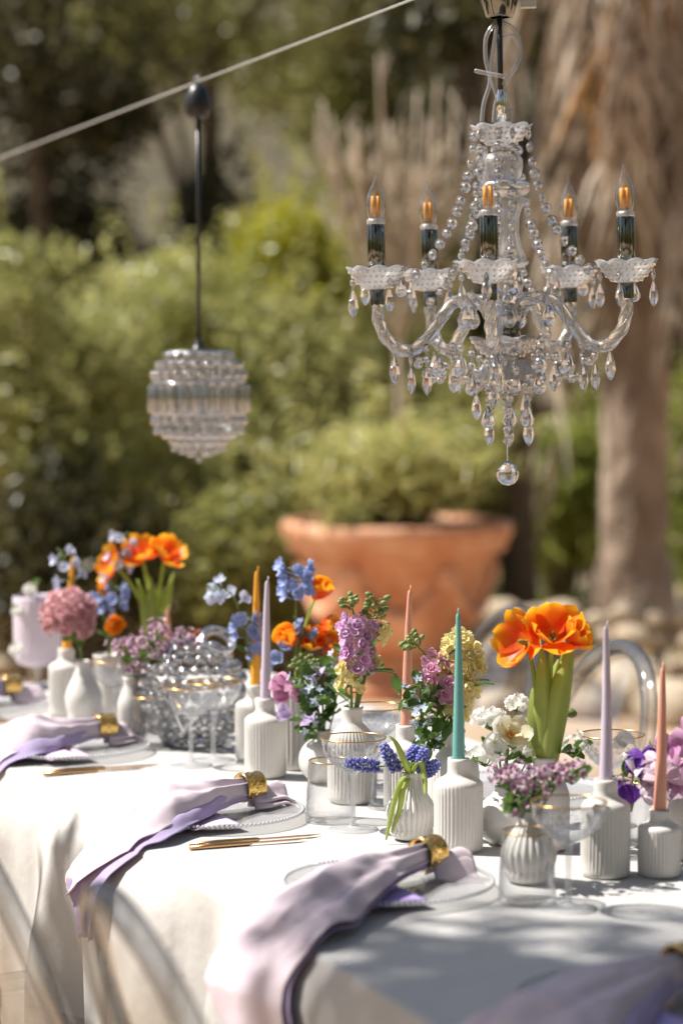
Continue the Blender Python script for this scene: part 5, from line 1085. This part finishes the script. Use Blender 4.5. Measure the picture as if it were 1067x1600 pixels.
for ia, a in enumerate(ANG):
    dv = Vector((math.cos(a), -math.sin(a), 0)); tn = Vector((-dv.y, dv.x, 0))
    path = smoothpath([dv * px(r) + Vector((0, 0, zz(v))) for r, v in ((24, 492), (38, 474), (62, 466), (88, 478), (112, 512), (138, 540), (164, 544), (186, 526), (198, 500), (200, 472))], 5)
    tw = MB(); tube(path, px(9), 12, tw)
    for h_ in range(3):   # rope twist on the arm
        pts = []
        for i, p in enumerate(path):
            d = (path[min(i + 1, len(path) - 1)] - path[max(0, i - 1)]).normalized(); s = d.cross(tn); an = i * .42 + h_ * 2 * PI / 3; pts.append(p + (tn * math.cos(an) + s * math.sin(an)) * px(8.2))
        tube(pts, px(2.6), 6, tw)
    tw.build('arm', MT['arm'], o)
    c = dv * px(RA); 
    link('chrome_socket', cupm, o, c + Vector((0, 0, zz(472)))); link('drip_pan', bob, o, c + Vector((0, 0, zz(449))), (0, 0, rnd(0, 1)))
    sl = link('candle_sleeve', tubem, o, c + Vector((0, 0, zz(417)))); link('bulb_collar', colm, o, c + Vector((0, 0, zz(348)))); bl = link('bulb', bulbm, o, c + Vector((0, 0, zz(344))), (rnd(-.03, .03), rnd(-.03, .03), 0)); link('filament', film, bl)
    for k in range(4):
        b_ = a * 0 + 2 * PI * (k + .3 + .15 * ia) / 4; p = c + Vector((math.cos(b_), math.sin(b_), 0)) * px(42) + Vector((0, 0, zz(428)))
        dropchain(p, random.choice((0, 1, 1)), slim if k % 4 else pear, 12, rnd(36, 46) if k % 4 else 30)
    # bead strand from the top cup down to the drip pan
    s = dv * px(44) + Vector((0, 0, zz(212))); e = dv * px(152) + Vector((0, 0, zz(436))); mid = dv * px(58) + Vector((0, 0, zz(360)))
    pth = bez(s, mid, e, 60); acc = 0; last = pth[0]; nx = 0
    for p in pth:
        acc += (p - last).length; last = p
        if acc >= nx: beadat(p, rnd(16.5, 19)); nx += px(19.5)
    if ia % 2 == 0:
        s2 = Quaternion((0, 0, 1), .5) @ s; e2 = Quaternion((0, 0, 1), .12) @ (dv * px(120)) + Vector((0, 0, zz(470))); pth = bez(s2, Quaternion((0, 0, 1), .4) @ (dv * px(48)) + Vector((0, 0, zz(400))), e2, 50); acc = 0; last = pth[0]; nx = 0
        for p in pth:
            acc += (p - last).length; last = p
            if acc >= nx: beadat(p, rnd(14, 17)); nx += px(18)
    # swag to the next arm
    a2 = ANG[(ia + 1) % 5]; d2 = Vector((math.cos(a2), -math.sin(a2), 0)); s = dv * px(150) + Vector((0, 0, zz(546))); e = d2 * px(150) + Vector((0, 0, zz(546))); mid = (dv + d2).normalized() * px(105) + Vector((0, 0, zz(640)))
    pth = bez(s, mid, e, 60); acc = 0; last = pth[0]; nx = 0
    for p in pth:
        acc += (p - last).length; last = p
        if acc >= nx: beadat(p, rnd(12, 16)); nx += px(26)
    for r_, n_, kd, ln in ((150, 1, slim, 44), (104, 1, pear, 36), (126, 2, slim, 46), (176, 0, slim, 46), (84, 2, slim, 44)):
        p = dv * px(r_) + tn * px(rnd(-12, 12)) + Vector((0, 0, zz(548 if r_ > 130 else 530))); dropchain(p, n_, kd, 14, ln)
    # pears hanging inside under the upper column
    p = dv * px(66) + tn * px(14) + Vector((0, 0, zz(452))); dropchain(p, 1, pear, 16, 38)
for k in range(11):
    a = 2 * PI * (k + .35) / 11; r_ = px(46 if k % 2 else 34); p = Vector((r_ * math.cos(a), r_ * math.sin(a), zz(592))); dropchain(p, (3, 1, 2, 0)[k % 4], (slim, slim, pear, slim)[k % 4], 15, (46, 42, 36, 44)[k % 4])
for k in range(4):
    a = 2 * PI * (k + .1) / 4; p = Vector((px(54) * math.cos(a), px(54) * math.sin(a), zz(540))); dropchain(p, 2, pear, 15, 36)
z = zz(600)
for i in range(6): beadat(Vector((0, 0, z - px(16) * (i + .5))), 14)
tube([(0, 0, z), (0, 0, zz(722))], .0007, 5).build('hanging_wire', MT['chrome'], o)
link('crystal_ball', ballm, o, (0, 0, zz(741)), None, px(36))
